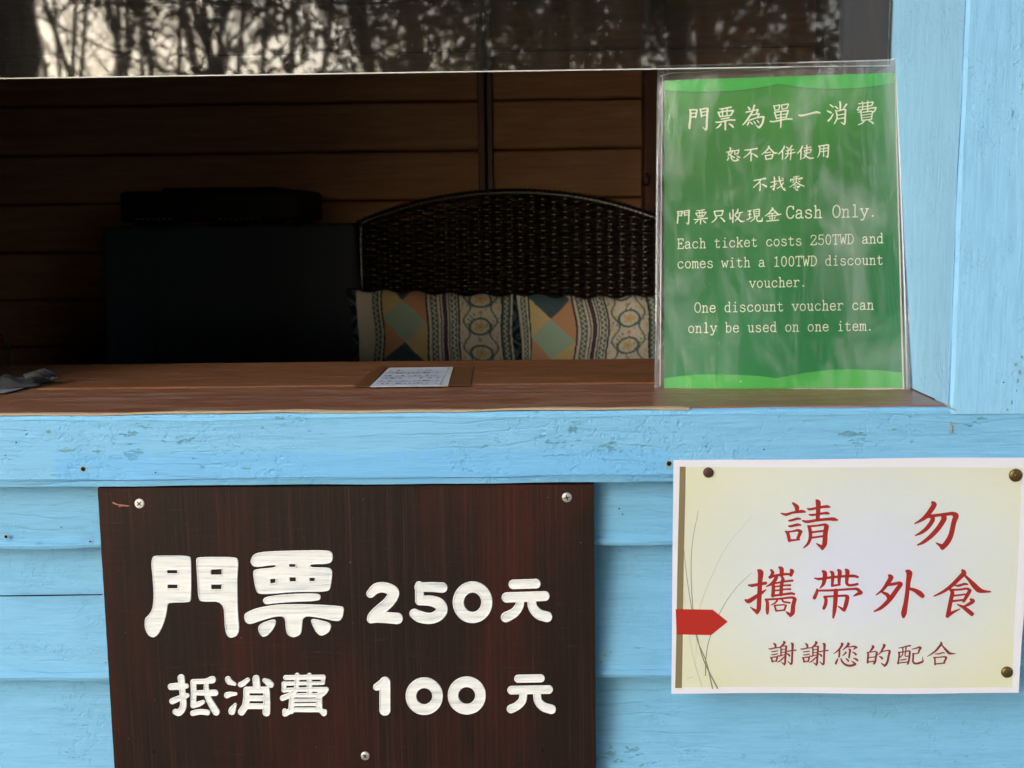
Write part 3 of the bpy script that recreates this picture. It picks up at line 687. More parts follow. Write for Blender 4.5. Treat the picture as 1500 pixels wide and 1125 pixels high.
RED = [('請', 1140, 725, .8, 'red_ink', '26,14,1.8 33,21,4.2 33,28,3; 5,33,1.3 14,35,2.6 25,31.5,2 42,29,2.8 48,30,1.5; 18,46,1 22,46,2 34,42.5,2.2 40,43,1.3; 18,56,1 22,56.5,2 34,53.5,2.5 40,54,1.5; 13,66,1.5 17,70,3 20,83,2.8; 14,67,1.5 25,66,1.5 35,64,2.5 41,66,2.6; 40,67,3.3 35.5,78,2.8; 19,83,2.2 38,81,1.4; 53,24,1.5 58,25,2.2 75,21.5,2.2 88,20,2.8 93,21,1.5; 56,35,1.5 62,35.5,2 80,32.5,2 88,32,2.6 92,33,1.3; 69,9,2 72,13,4.6 72,25,4 71,44,3.6; 44,46,1.5 52,48,2.6 70,45,2.4 90,43,2.6 100,43,3.3 107,44.5,1.5; 54,56,2 57,62,3.2 58,76,3 54,88,2.5 46,96,1; 55,56.5,2 70,55,1.8 84,53,2.3 88,56,3.3; 87,57,4.3 85,70,4.2 84,88,4.4 80,97,3; 80,96,3 75,92,2.5 69,88,.8; 60,67.5,1.8 80,64.5,1.8; 59,77.5,1.8 80,74.5,1.8'),
('勿', 1330, 725, .8, 'red_ink', '45,14,2.5 48,18,4.8 42,28,4.5 32,40,4 22,47,2.5 12,52,1; 32,41,2 40,39,3 60,36.5,2.6 82,34,3.2; 82,34.5,3.4 88,38,5 84,50,4.4 79,72,4.6 72,86,5 63,96,4.5; 63,95,4 57,91,2.5 51,87.5,.8; 44,41,3.6 45,46,4.2 36,59,3.8 25,68,3 13,74,1; 65,40,4.2 66,44,4.8 56,60,4.4 42,75,4 28,86,3 17,91.5,1.2'),
('攜', 1085, 825, .8, 'red_ink', '33,14,2.5 37,18,5.2 36,32,4.2 35,50,4 34,70,4 33,84,4 30,91,2.8; 30,90,3 25,86,2.5 18,81,.8; 15,41,1.5 22,41.5,2.8 35,39,2.5 46,37,2.8; 9,68,1.8 15,70,4 28,62,3.4 40,54,2.4 46,49.5,1.3; 71,8,2 75,11,3.8 75,22,3.6; 56,13,2 59,17,2.8 57,22,2.8; 54,26,3 62,23.5,2.2 80,20.5,2.2 92,20,2; 92,12,2 94,15,3.8 92,22,2.8; 66,24,2.6 64,30,3.4 57,38,2.5 47,43.5,.8; 60,36,2.6 60,50,3.4 59,60,3.2; 64,37,1.7 82,33.5,1.8 95,32,2; 62,43.5,1.4 82,40.8,1.5 91,40.5,1.8; 62,51,1.4 82,48,1.5 91,47.8,1.8; 60,60,2 75,58,1.9 92,55.5,2.3 98,56.5,1.8; 76,26,2 77.5,30,3.2 75,40,3.2 74,58,3; 46,67,2 49,72,3 49,85,3.2 49,92,2.2; 47,67,1.8 70,65.5,1.8 92,63,2 98,64.5,3; 99,66.5,3.6 96,78,3.8 95,90,4 91,96,2.6; 91,95,2.6 87,92,2.5 83,88.5,.7; 67,69,1.6 63,73,1.6 56,77,.8; 76,67,1.6 79,71,1.7 90,72.5,1.6; 62,78,1.6 65,87,1.8; 63,77.5,1.3 80,76.3,1.3; 83,77.5,1.8 80,86,1.8; 65,87.5,1.6 80,86,1.4'),
('帶', 1180, 825, .8, 'red_ink', '16,27,1 25,28.5,2.4 45,25.5,2.2 65,23.5,2.2 86,22.5,2.6 95,24.5,2; 31,14,2 35,18,4 34,30,3.8 32,38,3 26,45.5,1; 46,15,2 49,18,3.2 49,30,2.9 48,41,2; 59,12,2 62,15,3.8 61,28,3.2 61,37,2.4; 48,41,1.8 62,38.5,1.8; 73,11,2 76,15,4.1 75,28,3.2 75,36,2.8 79,39.5,2.2 88,39,2.3 94,37.5,2.4; 21,48,2 20,54,3 16,63,3.2; 22,50,1.8 50,49,2 85,46.5,2 94,47,2.8 101,53,3.2; 100,54,3 94,56,2.8 87,59.5,.8; 34,61,2 37,66,2.9 36,75,3.1 33,82,2.7; 35,61,1.8 55,59.5,1.8 72,58.5,2; 73,59,2.4 76,62,3.6 73,76,3.8 70,85,3; 69,85,2.5 65,82,2.2 59,78,.8; 55,50,4 54,70,3.9 52,88,3.3 50,99,1.6'),
('外', 1275, 825, .8, 'red_ink', '34,22,2.5 37,26,4.6 31,36,3.8 22,48,2.6 10,57.5,1; 32,39,2 40,38,2.8 52,35.5,2.6; 53,36,2.8 55,38.5,3.8 48,48,4 38,62,4.2 28,73,3.8 17,82,2.9 6,87.5,1.2; 22,53,2 30,57,3.4 33,62,3.6; 66,14,2.5 71,18,5.4 69,35,4.2 67,55,3.8 64,75,4.2 61,90,5.3 60,97,3; 70,46,2.2 80,49,3.3 90,55,4.8 95.5,60,3.8'),
('食', 1365, 825, .8, 'red_ink', '56,13,2 59,18,4.3 50,28,4 38,40,3.6 25,50,2.9 12,57,2 4,60.5,1; 60,22,2 68,30,2.8 77,40,4.6 86,49,5 96,52,2.8 108,52.5,1.2; 43,41,1.2 50,41.5,2.2 60,38.5,2.3 66,39,1.5; 34,49,1.8 38,54,3.6 36,65,3.7 33,80,3.7 30,95,3.9; 29,97,3.4 38,91,2.6 52,84.5,.9; 34,49,1.8 50,49,1.8 64,47,2.1 70,50,2.8; 70,51,3.4 64.5,61,3.4 59,70,2.6; 41,60,1.6 62,57.5,1.6; 38,70,1.9 60,67.5,1.9; 72,67,2.2 76,70,3.6 68,76,2.9 59,80,1.5; 47,76,.9 56,80,2.6 66,87,3.8 74,93.5,3.9')]
XIE = '25,16,2 30,20,3.6 31,28,3; 8,33,1 14,34,2.2 28,31,2 44,29,1.8; 18,43,1.5 28,42,1.8 38,40,1.6; 18,53,1.5 28,52,1.8 38,49.5,1.6; 14,62,1.5 18,66,2.8 20,76,2.5; 15,62,1.6 36,59.5,2.2; 37,61,2.8 33,74,2.4; 20,75,2 35,73,1.8; 58,10,2.5 61,13,3.7 55,20,2.8 48,26,1.5; 48,26,2.3 49,35,2.5 48.5,55,2.2; 48,26,1.8 60,24,1.8 66,25,2.8; 66,26,3.2 64.5,45,3.2 63,65,3.2 62,80,3.2 60,86,2.4; 60,85,2.4 55,81,1.9 50,77,.8; 50,36,1.3 64,34,1.3; 50,45.5,1.3 64,43.5,1.3; 39,56,1.8 45,57,1.9 54,54,1.6 63,52,1.4; 61,58,1.5 52,67,2.4 44,74,2 37,77,1; 69,41,1.5 73,41,2 86,38.5,1.7 98,37.5,2.2; 83,15,2 87,19,4.2 86,40,3.1 85,65,3.1 84,80,3.2 81,84,2.5; 81,83,2.2 76,79,1.9 71,74,.8; 69,49,1.5 74,52,2.8 77,56,2.8'
RED += [('謝', 1122, 935, .4444, 'dark_red_ink', XIE), ('謝', 1168.4, 935, .4444, 'dark_red_ink', XIE),
('您', 1214, 935, .4444, 'dark_red_ink', '40,14,2.5 43,17,3.8 35,30,3.2 25,40,2.3 14,48,1; 33,33,2.8 33,45,2.9 31.5,58,2.9; 61,13,2.5 63,16,4.2 56,25,3.2 43,36,1; 57,25,1.8 70,25,1.8 82,23.5,2.6 90,27,2.6; 88,27,2.8 82,31,2 79,34,1; 65,33,2.5 68,36,3.4 66,48,3 64,60,2.8; 53,42,2 54,44,2.8 48,50,2.2 43,54,1; 76,42,1.5 83,46,2.9 87,50,3.2; 27,65,2 24,72,3 21,80,3.2; 38,64,2 41,72,2.9 49,81,3.2 60,86,3.4 72,86,3.6 84,82,3.6; 85,80,2.8 78,75,2.3 72,71,1; 54,63,1.5 59,67,2.8 62,71,2.8; 79,62,1.5 87,65,3.2 92,69,3.2'),
('的', 1262, 935, .4444, 'dark_red_ink', '33,22,2.5 36,25,4.2 30,34,3.2 24,41,1.5; 16,43,2 19,48,3.1 18,60,3 17,76,3.2; 17,43,1.8 33,41,1.7 44,40,1.9 48,44,3.2; 47,45,3.4 44,60,3.2 42,72,3.4 38,79,3.2; 20,60,1.6 42,57,1.6; 20,74,1.8 40,71,1.8; 70,18,2.5 73,21,4.1 66,33,3.2 60,43,2.4 50,51,1; 62,41,1.8 75,38,1.7 86,36,2.1; 87,37,2.6 90,40,3.6 86,55,3.4 83,70,3.5 78,81,3.8 72,87,2.9; 72,85,2.6 66,81,2.3 61,77,.9; 56,56,1.5 62,59,3.1 65,63,3.1'),
('配', 1308, 935, .4444, 'dark_red_ink', '17,29,1 30,27,1.8 45,23,2 55,22,2.4; 15,43,2 18,47,2.8 16,65,2.5 13,79,2.7; 15,43,1.8 35,41,1.5 48,38.5,1.9; 50,39,2.2 53,42,3.3 51,60,3 48,75,3 45,81,2.4; 30,28,2 30,42,1.8 28,52,1.7 19,60,1.4; 41,27,2 39,42,1.8 37,52,1.8 40,56,1.8 48,55,1.4; 22,68,1.5 30,67,1.7 41,65,1.5; 16,77.5,1.8 48,74,1.8; 61,33,1.2 72,31,1.8 84,27,2.5; 85,27,2.8 89,29.5,3.6 84,38,2.9 82,46,2.3; 63,48,2 72,48,1.6 82,45.5,1.6; 64,48,2.9 64,60,2.7 63,72,2.9 68,79,3 80,79,3.1 92,75,3.5 97,72,2.3; 96,72,2.3 96,66,1.6 95,59,.8'),
('合', 1352, 935, .4444, 'dark_red_ink', '58,12,2 60,17,3.9 52,27,3.6 42,38,3.2 30,47,2.5 12,57.5,.9; 62,22,1.8 71,33,3.2 80,43,4.6 87,48.5,4 96,49,2.3 106,49.5,1; 38,49.5,1.2 50,49.5,2 64,46,2.2 70,47.5,1.5; 33,61,1.8 37,66,2.8 37,84,2.5; 33,61,1.8 50,60.5,1.7 68,59,2.2; 70,59.5,2.4 75,62,3.4 68,76,3; 38,82,2 70,79.5,1.8')]
for ch, ox, oy, s, mm, t in RED:
    glyph('printed_character', parse(t, ox, oy, s, 1, True, .10), .55 if s > .5 else .38, lambda x, y, h: on_paper(x, y, h, .00035), M[mm], notice, None, 0, 'red printed character '+ch)
def tack(x, y, r, m, label):
    c = onY(x, y, PY); c.y += wave(c.x, c.z)-.0002
    o = empty('thumb_tack', tuple(c), label, 'thumb tack', 'tacks holding the cream notice')
    h = MB().disc(c, (0, -1, 0), r, .0022, 22).build('head', m, o, True)
    MB().disc(c+Vector((0, -.0021, 0)), (0, -1, 0), r*.28, .0004, 10).build('centre_boss', m, o, True)
    MB().tube([c+Vector((0, -.0002, 0)), c+Vector((0, .006, 0))], .0005, 6).build('pin', M['zinc'], o)
tack(1037.5, 692, .0044, M['rust'], 'dark rusty thumb tack at the top left of the cream notice')
tack(1487.5, 696, .0056, M['brass'], 'large tarnished brass thumb tack at the top right of the cream notice')
tack(1474.5, 984, .0050, M['brass'], 'tarnished brass thumb tack at the bottom right of the cream notice')
a_, b_ = onY(1005, 992.5, PY), onY(1014, 990, PY)
dy = Vector((0, wave(a_.x, a_.z)-.0006, 0))
MB().tube([a_+dy+Vector((0, .001, 0)), a_+dy, b_+dy, b_+dy+Vector((0, .001, 0))], .00035, 5).build('staple', M['zinc'], notice)

# ------------------------------------------------------------------ green notice in a clear stand leaning on the sill
gb = [np.array(c, float) for c in ((973.5, 118), (1309.5, 106.5), (1322, 568), (973, 570))]
ybot = .107
Pb = Vector((X(1150, 572, ybot), ybot, Z(1150, 572, ybot)))
def fitplane():
    best = None
    for tilt in np.arange(8, 26, .5):
        for yw in np.arange(-10, 10.1, .5):
            for dy_ in (0,):
                n = Vector((math.sin(R(yw)), -math.cos(R(yw))*math.cos(R(tilt)), math.sin(R(tilt)))).normalized()
                c = [onplane(p[0], p[1], Pb, n) for p in gb]
                e = [c[1]-c[0], c[2]-c[1], c[3]-c[2], c[0]-c[3]]
                wid = (e[0].length+e[2].length)/2; hei = (e[1].length+e[3].length)/2
                s = sum(abs(e[i].normalized().dot(e[(i+1) % 4].normalized())) for i in range(4))+2*abs(e[0].length-e[2].length)/wid+2*abs(e[1].length-e[3].length)/hei+.6*abs(hei/wid-1.40)
                if best is None or s < best[0]: best = (s, tilt, yw, n, wid, hei)
    return best
bf = fitplane(); Gn = bf[3]; print('green plane', bf, 'sill z', ZS, 'bottom z', Pb.z)
Pb.z = max(Pb.z, ZS+.004)
def on_green(x, y, h, lift=0): return onplane(x, y, Pb, Gn)+Gn*(h+lift)
gc = onplane(1150, 571, Pb, Gn)
stand = empty('ticket_rules_notice', tuple(gc), 'green printed ticket rules sheet in a clear plastic sleeve leaning against the window glass', 'notice')
vs, fs = sheetgrid([np.array(c, float) for c in ((975, 118), (1311.5, 106.5), (1325, 570), (973, 573))], 6, 8, on_green, -.0008)
MB().add(vs, fs).build('backing_card', M['sheet_edge'], stand)
vs, fs = sheetgrid(gb, 20, 26, on_green, 0); MB().add(vs, fs).build('printed_sheet', M['green'], stand)
def band(top):
    if top: A = [(973.5, 118), (1141, 112.5), (1309.5, 106.5), (1310, 121), (1285, 126), (1250, 129.5), (1210, 130.5), (1170, 127.5), (1141, 123), (1110, 129), (1075, 133), (1040, 134.5), (1005, 134), (973.5, 132)]
    else: A = [(973, 570), (1322, 568), (1322, 546), (1290, 542.5), (1255, 541), (1220, 541.5), (1180, 546), (1140, 553.5), (1136, 554), (1110, 550.5), (1070, 549), (1030, 548.5), (1000, 550.5), (973, 554)]
    return A
def ngon(pts, lift, m, name):
    glyph(name, [('p', np.array(pts))], 1.6, lambda x, y, h: on_green(x, y, h, lift), m, stand)
ngon([(x, y+(1.6 if 122 < y < 140 else (-1.6 if 540 < y < 556 else 0))) for x, y in band(True)], .00010, mat('shade_green_print', (.04, .22, .05), .4), 'printed_band_edge')
ngon(band(True), .00020, M['bright_green'], 'printed_band'); ngon(band(False), .00020, M['bright_green'], 'printed_band')
vs, fs = sheetgrid([np.array(c, float) for c in ((974, 570.3), (1097, 569.5), (1097, 574.5), (974, 574.5))], 2, 1, on_green, -.0003); MB().add(vs, fs).build('cream_strip', M['bare'], stand)
GR = [('門', 1000, 140, 1, '10.5,21,1 11.5,25,1.4 11,35,1.4 10,44,1.6 10,48,1.4; 11,21,1 20,20.8,1; 21,21.5,1.2 19,32,1.1; 12,26.5,.7 20,25.3,.7; 12,31.8,.8 19,30.8,.8; 25.5,20,1 27,25,1.2 27.5,31,1.1; 26,20.5,1 35,18.5,1; 36.5,19.5,1.5 35.5,35,1.4 35,48,1.5 33.5,50.5,1; 33.5,50,1.1 29,46.5,.5; 27,24.8,.7 35,23.3,.7; 27.5,29.8,.7 35,28.3,.7'),
('票', 1000, 140, 1, '54,19.5,.7 58,19.5,1 71,17,1.1; 58,20,1 58.5,29,.9; 65,18,1 65,28,.9; 52,24.5,1 55,31,1.2; 52,25,1 64,22.7,.9 73,22,1.2; 74,22.5,1.4 70.5,29,1.1; 55,31,.9 70,29,.9; 56,34.5,.8 68,32.5,1; 48.5,39,.8 54,39,1.1 68,36,1 76,36,1.3; 62.5,37,1.3 62.5,50,1.2; 56,42,1.2 53,45.5,1.1 49,48,.5; 68,41.5,.8 72,44,1.4 74,46.5,1.1'),
('為', 1000, 140, 1, '96,17,.9 98,20,1.5; 105,14.7,1.4 102,24,1.2 97,32,1.3 92,39,1.1 88,43,.6; 93,24.5,.9 100,23,.9 110,20.5,1; 110.5,21,1.2 108,26,1; 101,28.7,.8 112,26.5,.9; 112,27,1.1 109.5,32,1; 97,36.5,.8 107,33,.9 117,31,1.1; 118.5,31.5,1.5 117,40,1.4 113,46,1.6 111,47,1.1; 111,46.5,1.1 107,43,.5; 97,39,1 95,43,1.1; 99.5,39,.7 102,42,.8; 104,37.8,.7 106.5,41,.8; 109,36.5,.7 111.5,39.5,.8'),
('單', 1000, 140, 1, '133.5,15,.9 135.5,22,.9; 134,15.5,.7 141.5,14,.8; 142,14,.9 141,21,.8; 135,22,.7 141,20.5,.7; 144.5,14,.8 146,20.5,.8; 145,14,.7 154,12.5,.9; 155,13,1 152.5,19,.8; 146,20,.7 152.5,18.5,.7; 134.5,24.5,1 137.5,34,1; 135,24.5,.8 153,22,1; 154.5,22.5,1.2 151.5,32,1; 137,29,.65 152,27,.65; 138,33.5,.8 151,31.5,.8; 128.5,38,1 135,38,1 150,34.7,1 160,34.5,1.2; 144,23,1 143.8,40,1.1 143.5,47,.7'),
('一', 1000, 140, 1, '170,28.5,1 174,29.5,1.4 185,27,1.2 196,24.5,1.5 201,25.5,1.1'),
('消', 1000, 140, 1, '216,13.5,.9 220,16.5,1.3; 212,22.5,.9 217,25,1.4; 213.5,37,1.4 217,33,1.2 220.5,27,.7; 230.5,9.5,1.2 231,14,1.3 230.5,22,1.1; 223.5,16,1 227,19,1.1; 240,13,1.2 236,18,.8; 224,22,1 226,28,1.2 225.5,35,1.1 222,41.5,.7; 225,23,.9 237,20,1.1; 238.5,21,1.4 238,32,1.2 237.5,40,1.4 236,42.5,1; 236,42,1 232,39,.5; 226,29,.7 237,27,.8; 226,34.5,.8 237,32.5,.8'),
('費', 1000, 140, 1, '258,12,.8 262,11.5,.8 278,9.5,.8; 279,10,1 277,14.5,.8; 258,17,.7 277,14.8,.7; 258,17,.9 256,21,.9; 256,21.5,.7 270,19.5,.7 283,17.5,1; 283,18,1.1 281,23,1 278.5,24.5,.7; 263,9,.8 264,16,.8 262,22,.8 257,25,.6; 271,8,.8 271,22,.8; 261,24.5,.9 262.5,37,.9; 261,25,.7 277,22.8,.8; 278,23.5,.9 276.5,35,.9; 262,29,.5 277,27,.5; 262.5,32.7,.5 276.5,31,.5; 262,36.5,.7 277,34.8,.7; 266,37.5,.9 262,41,.9 257,43,.5; 273,37,.8 277,39,1.2 279,41,1'),
('恕', 1055, 205, .6, '24,19,1.5 25,24,1.7 20,34,1.4; 20,34,1.3 24,37,1.4 34,43,1.8; 30,26,1.3 27,33,1.4 18,40,.8; 15,30,1 24,28.5,1.2 33,26,1.2; 35,27,1.2 36,35,1.2; 35,27,1.1 45,24.5,1.5; 45.5,25,1.7 43,34,1.2; 36,35,1.1 43,33,1.1; 21,43,1.2 18,49,1.7; 26,42,1.2 29,48,1.4 35,51.5,1.5 44,49,1.9; 44,49,1.5 40,44.5,.8; 41,39,1.1 45,42,1.7 48,43,1.3'),
('不', 1055, 205, .6, '60,25,1.2 68,24.5,1.4 90,21,1.7; 77,24,1.5 72,31,1.4 65,38,1.2 57,44,.8; 75.5,32,1.4 75.5,42,1.6 75,51,1.4; 78,33,1 85,37,1.8 90,41,2'),
('合', 1055, 205, .6, '118,15,1.4 119,18,2 112,27,1.5 101,36,.8; 119.5,19,1.2 127,27,1.8 132,32,2 139,32,1; 110,32,1 123,30,1.2; 110,38,1.2 112,48,1.4; 111,38.5,1.1 128,35.5,1.5; 128.5,36.5,1.8 126,45,1.3; 112,47.5,1.2 126,45.5,1.2'),
('併', 1135, 205, .6, '23,15,1.4 22,20,1.8 16,28,1.5 9,35,.8; 19,28,1.4 19,38,1.5 18.5,47,1.7; 28,17,1 32,20,1.3; 42,14,1.5 39,18,1.4 34,23,1; 28,27,1 35,25.5,1 46,23,1.2; 26,34,1 36,33,1 49,30.5,1.3; 32,24,1.2 32,34,1.3 30,40,1.2 24,46.5,.8; 39.5,22,1.3 39,35,1.3 38,48.5,1.2'),
('使', 1135, 205, .6, '67,15,1.4 66,19,1.8 61,27,1.4 55,33,.8; 64,27,1.4 63.5,38,1.4 63,47,1.7; 71,20,1 78,19.5,1 88,17.5,1.2; 72,26,1.1 74,33,1.1; 72,26,1 88,23,1.3; 89,24,1.5 86,31,1.2; 74,33,1 86,31,1; 78,13,1.5 78,27,1.3 77,35,1.3 73,42,1.2 68,45.5,.8; 71,36,1 78,41,1.5 86,45,2 95,44,.9'),
('用', 1135, 205, .6, '107,15,1.3 110,20,1.5 109,32,1.4 107,38,1.3 104,43,.8; 108,15.5,1.2 128,12,1.6; 131,13,1.9 130.5,28,1.6 129.5,40,1.8 128,43,1.2; 128,42,1.1 124,39,.6; 111,22.5,1 130,19.5,1; 110,29,1 130,26.5,1; 120,15,1.2 119,28,1.2 119,40,1.3'),
('不', 1095, 250, .6, '16,24,1.2 24,23,1.4 44,19,1.7; 33,22,1.5 27,30,1.4 20,36,1.2 14,42,.8; 31,30,1.4 31,40,1.6 30,49,1.4; 35,33,1 41,36,1.8 46,39,2'),
('找', 1095, 250, .6, '57,28.5,1 63,27.5,1 70,26,1.2; 65,16,1.5 66,22,1.6 65.5,38,1.5 64,47,1.5; 64,47,1 60,43.5,.5; 56,40,1.3 63,37,1.2 72,31.5,.8; 72,25.5,1 80,25,1.1 88,23,1.1; 77,15,1.5 78.5,24,1.5 82,35,1.5 87,44,1.6 91.5,48,1.6; 91.5,48,1.4 91,42,.6; 88,29,1.3 82,37,1.2 72,44,.8; 84,18,.9 87,20,1.2'),
('零', 1095, 250, .6, '112,16,.9 126,13.5,1; 119,15,1.1 119,27,1.1; 106,21,1.1 105,26,1.1; 107,21.5,.9 120,19.5,.9 134,17.5,1.2; 134,18,1.2 131,21,.8; 110,23.5,.8 114,24,.8; 109,29,.8 114,27,.8; 124,22,.8 129,21,.8; 124,25.5,.8 128,27,1; 119,28,1.2 112,34,1.1 103,40.5,.8; 120,28.5,1 128,34,1.4 138,38,1; 114,36,.8 121,34.5,.8; 112,41,.9 127,38,1.1; 127,38.5,1.1 122,43,1; 116,44,.9 122,48,1.3'),
('門', 985, 298, .6, '12,20,1.2 14,25,1.5 13,38,1.5 12,48.5,1.6; 12.5,20.5,1.1 24,19,1.2; 24.5,19.5,1.3 22,31,1.1; 14,25,.8 23,24,.8; 14,30.5,.9 22,29.5,.9; 28,19,1.1 30,30,1.2; 28,19,1.1 41,17,1.5; 41,18,1.8 40,34,1.6 39.5,47,1.7 38,51,1.2; 38,50.5,1.1 33.5,47,.6; 30,23.5,.8 40,22,.8; 30,29,.9 40,27.5,.9'),
('票', 985, 298, .6, '59,18,.9 66,17.5,1 78,15.5,1.1; 66,18,.9 66.5,28,.9; 72.5,17,.9 72.5,28,.9; 57,24,1.1 61,31,1.1; 57,24,1 81,21.5,1.2; 82,22,1.3 77,29.5,1.1; 61,31,1 77,29.5,1; 62,34.5,.9 76,32.5,1; 53,39.5,1 62,39,1.1 85,36,1.4; 69,38,1.4 68.5,50.5,1.2; 62,42,1.2 55,48.5,.8; 75,42,1 81,47,1.6'),
('只', 985, 298, .6, '102,19,1.2 105,31,1.4; 102,19.5,1.2 123,17.5,1.5; 123.5,18,1.7 120.5,29,1.2; 105,31,1.1 120,29,1.1; 108,34,1.6 103,41,1.3 96,46.5,.8; 117,34,1.1 123,39,1.7 127,44,1.9'),
('收', 1060, 298, .6, '15,24,1.3 16,37,1.4; 15.5,38,1.4 21,35.5,1.1; 23,16,1.6 23,30,1.5 22.5,46.5,1.5; 35,14,1.4 34,19,1.8 27,29,1.2; 33,24,1 46,21.5,1.2; 40,24,1.3 37,33,1.4 28,43,.8; 28,30,1 36,38,1.5 43,44,2 51,43.5,.9'),
('現', 1060, 298, .6, '59,19,1 67,17.5,1.1; 60,27.5,1 67,26.5,1; 57.5,40,1.4 63,37,1.2 70,33.5,.8; 64,19,1.2 63.5,37,1.2; 73,16,1.1 75,31.5,1.2; 73,16.5,1 86,14,1.3; 87.5,15,1.5 86.5,31,1.3; 75,20.5,.8 86,19.5,.8; 75,25.7,.8 86,24.7,.8; 75,31,1 86,30,1; 77,32,1.3 74,38,1.2 65,45,.8; 82,31,1.3 81,39,1.4 84,43.5,1.5 93,43,1.8; 94,42.5,1.4 94.5,35,.7'),
('金', 1060, 298, .6, '119,11,1.5 119,14,1.8 112,23,1.4 101,31,.8; 120,14.5,1.2 127,21,1.6 133,27,2 140,26,1; 112,25.5,1 125,23.5,1.1; 108,31.5,1 130,29,1.1; 118.5,24,1.3 118.5,42,1.3; 112,34,1 114,38,1.2; 126,33,1.1 123,38,.9; 105,43.5,1.3 120,42,1.2 134,41,1.4')]
for ch, ox, oy, s, t in GR:
    glyph('printed_character', parse(t, ox, oy, s, 1, True, .06), .36, lambda x, y, h: on_green(x, y, h, .0002), M['cream_ink'], stand, None, 0, 'cream printed character '+ch)
LAT = {'C': '~8.6,10 7.6,12.2 5.2,13 2.6,11.5 1.4,6.5 2.6,1.5 5.2,0 7.6,.9 8.8,3;8.6,12.8 8.6,9.6', 'E': '2.4,0 2.4,13;1,13 8.4,13 8.6,10.4;1,0 8.6,0 9,2.8;2.4,6.8 6.4,6.8;6.4,8 6.4,5.6',
'O': '~5,13 2.2,11 1.2,6.5 2.2,2 5,0 7.8,2 8.8,6.5 7.8,11 5,13', 'T': '1,10.6 1.2,13 8.8,13 9,10.6;5,13 5,0;3,0 7,0', 'W': '1,13 3,0 5,9 7,0 9,13;.2,13 2.4,13;7.6,13 9.8,13',
'D': '2.4,0 2.4,13;~1,13 5,13 7.8,10.8 8.8,6.5 7.8,2.2 5,0 1,0', '2': '~1.8,9.6 2.2,12 5,13 8,11.6 8,9 5.4,5.5 1.4,.4;1.4,0 8.4,0 8.7,2.6', '5': '2.4,6.8 2.6,13 8,13;~2.4,6.8 5,8 8,6.6 8.3,3 6.6,.5 3.6,0 1.4,2',
'0': '~5,13 2.6,11 1.8,6.5 2.6,2 5,0 7.4,2 8.2,6.5 7.4,11 5,13', '1': '2.6,11.2 5.2,13 5.2,0;2.6,0 7.8,0', 'a': '~2,6.6 3,8.5 5.4,8.7 7,7 7,2 7.6,.3 9,.4;~7,5 3,4.4 1.4,2.2 2.6,.1 5,.2 7,2',
'b': '2.4,13 2.4,0;1,13 2.4,13;~2.4,6.4 4.4,8.6 7,8 8.4,4.4 7,.8 4.4,0 2.4,2', 'c': '~8,6.6 7,8.3 5,8.8 2.6,7.4 1.6,4.4 2.6,1.2 5,0 7.2,.6 8.4,2.2', 'd': '7.4,13 7.4,0 9,0;6,13 7.4,13;~7.4,6.4 5.4,8.8 2.8,8 1.4,4.4 2.8,.8 5.4,0 7.4,2',
'e': '1.8,4.8 8.2,4.8;~8.2,4.8 7.4,7.8 5,8.8 2.6,7.6 1.6,4.4 2.6,1.2 5,0 7,.4 8.4,2', 'h': '2.6,13 2.6,0;1.2,13 2.6,13;1,0 4,0;~2.6,6.2 4.8,8.6 7,8 7.4,5.5;7.4,5.6 7.4,0;6,0 9,0', 'i': '3,8.6 5,8.6 5,0;2.6,0 7.6,0;5,12.2 5.1,12.2',
'k': '2.4,13 2.4,0;1,13 2.4,13;1,0 3.8,0;7.6,8.6 2.6,3.8;4.4,5.4 8,0;6.2,8.6 8.8,8.6;6.6,0 9.2,0', 'l': '3,13 5,13 5,0;2.4,0 7.8,0', 'm': '1.6,8.6 1.6,0;.4,8.6 1.6,8.6;.4,0 2.8,0;~1.6,7 3,8.7 4.6,8 5,6.2;5,6.4 5,0;~5,7 6.4,8.7 8,8 8.4,6.2;8.4,6.4 8.4,0;7.4,0 9.7,0',
'n': '2.6,8.6 2.6,0;1,8.6 2.6,8.6;1,0 4,0;~2.6,6.2 4.8,8.6 7,8 7.4,5.5;7.4,5.6 7.4,0;6,0 9,0', 'o': '~5,8.8 2.6,7.6 1.6,4.4 2.6,1.2 5,0 7.4,1.2 8.4,4.4 7.4,7.6 5,8.8', 'r': '3,8.6 3,0;1.4,8.6 3,8.6;1.4,0 5.4,0;~3,5.6 4.8,8.2 7,8.8 8.2,8 8.2,7',
's': '~7.6,6.8 6.6,8.5 4.6,8.8 2.4,7.8 2.6,5.6 5,4.6 7.6,3.6 8,1.6 6.4,.1 3.8,0 2,1.4 1.8,2.2', 't': '~3.8,11.4 3.8,2 5,.1 7,.1 8,1.6;1.4,8.6 7.4,8.6', 'u': '1,8.6 2.6,8.6 2.6,2.4;~2.6,2.6 3.4,.5 5.4,.1 7.4,2.2;6,8.6 7.4,8.6 7.4,0 9,0',
'v': '1.6,8.6 5,0 8.4,8.6;.6,8.6 3.2,8.6;6.8,8.6 9.4,8.6', 'w': '1.2,8.6 3,0 5,6.8 7,0 8.8,8.6;.2,8.6 2.4,8.6;7.6,8.6 9.8,8.6', 'y': '1.6,8.6 5.2,.4;~8.4,8.6 5,0 3.8,-2.8 2,-3.4 1.4,-2.6;.6,8.6 3.2,8.6;6.8,8.6 9.4,8.6', '.': '4,.8 4.1,.8'}
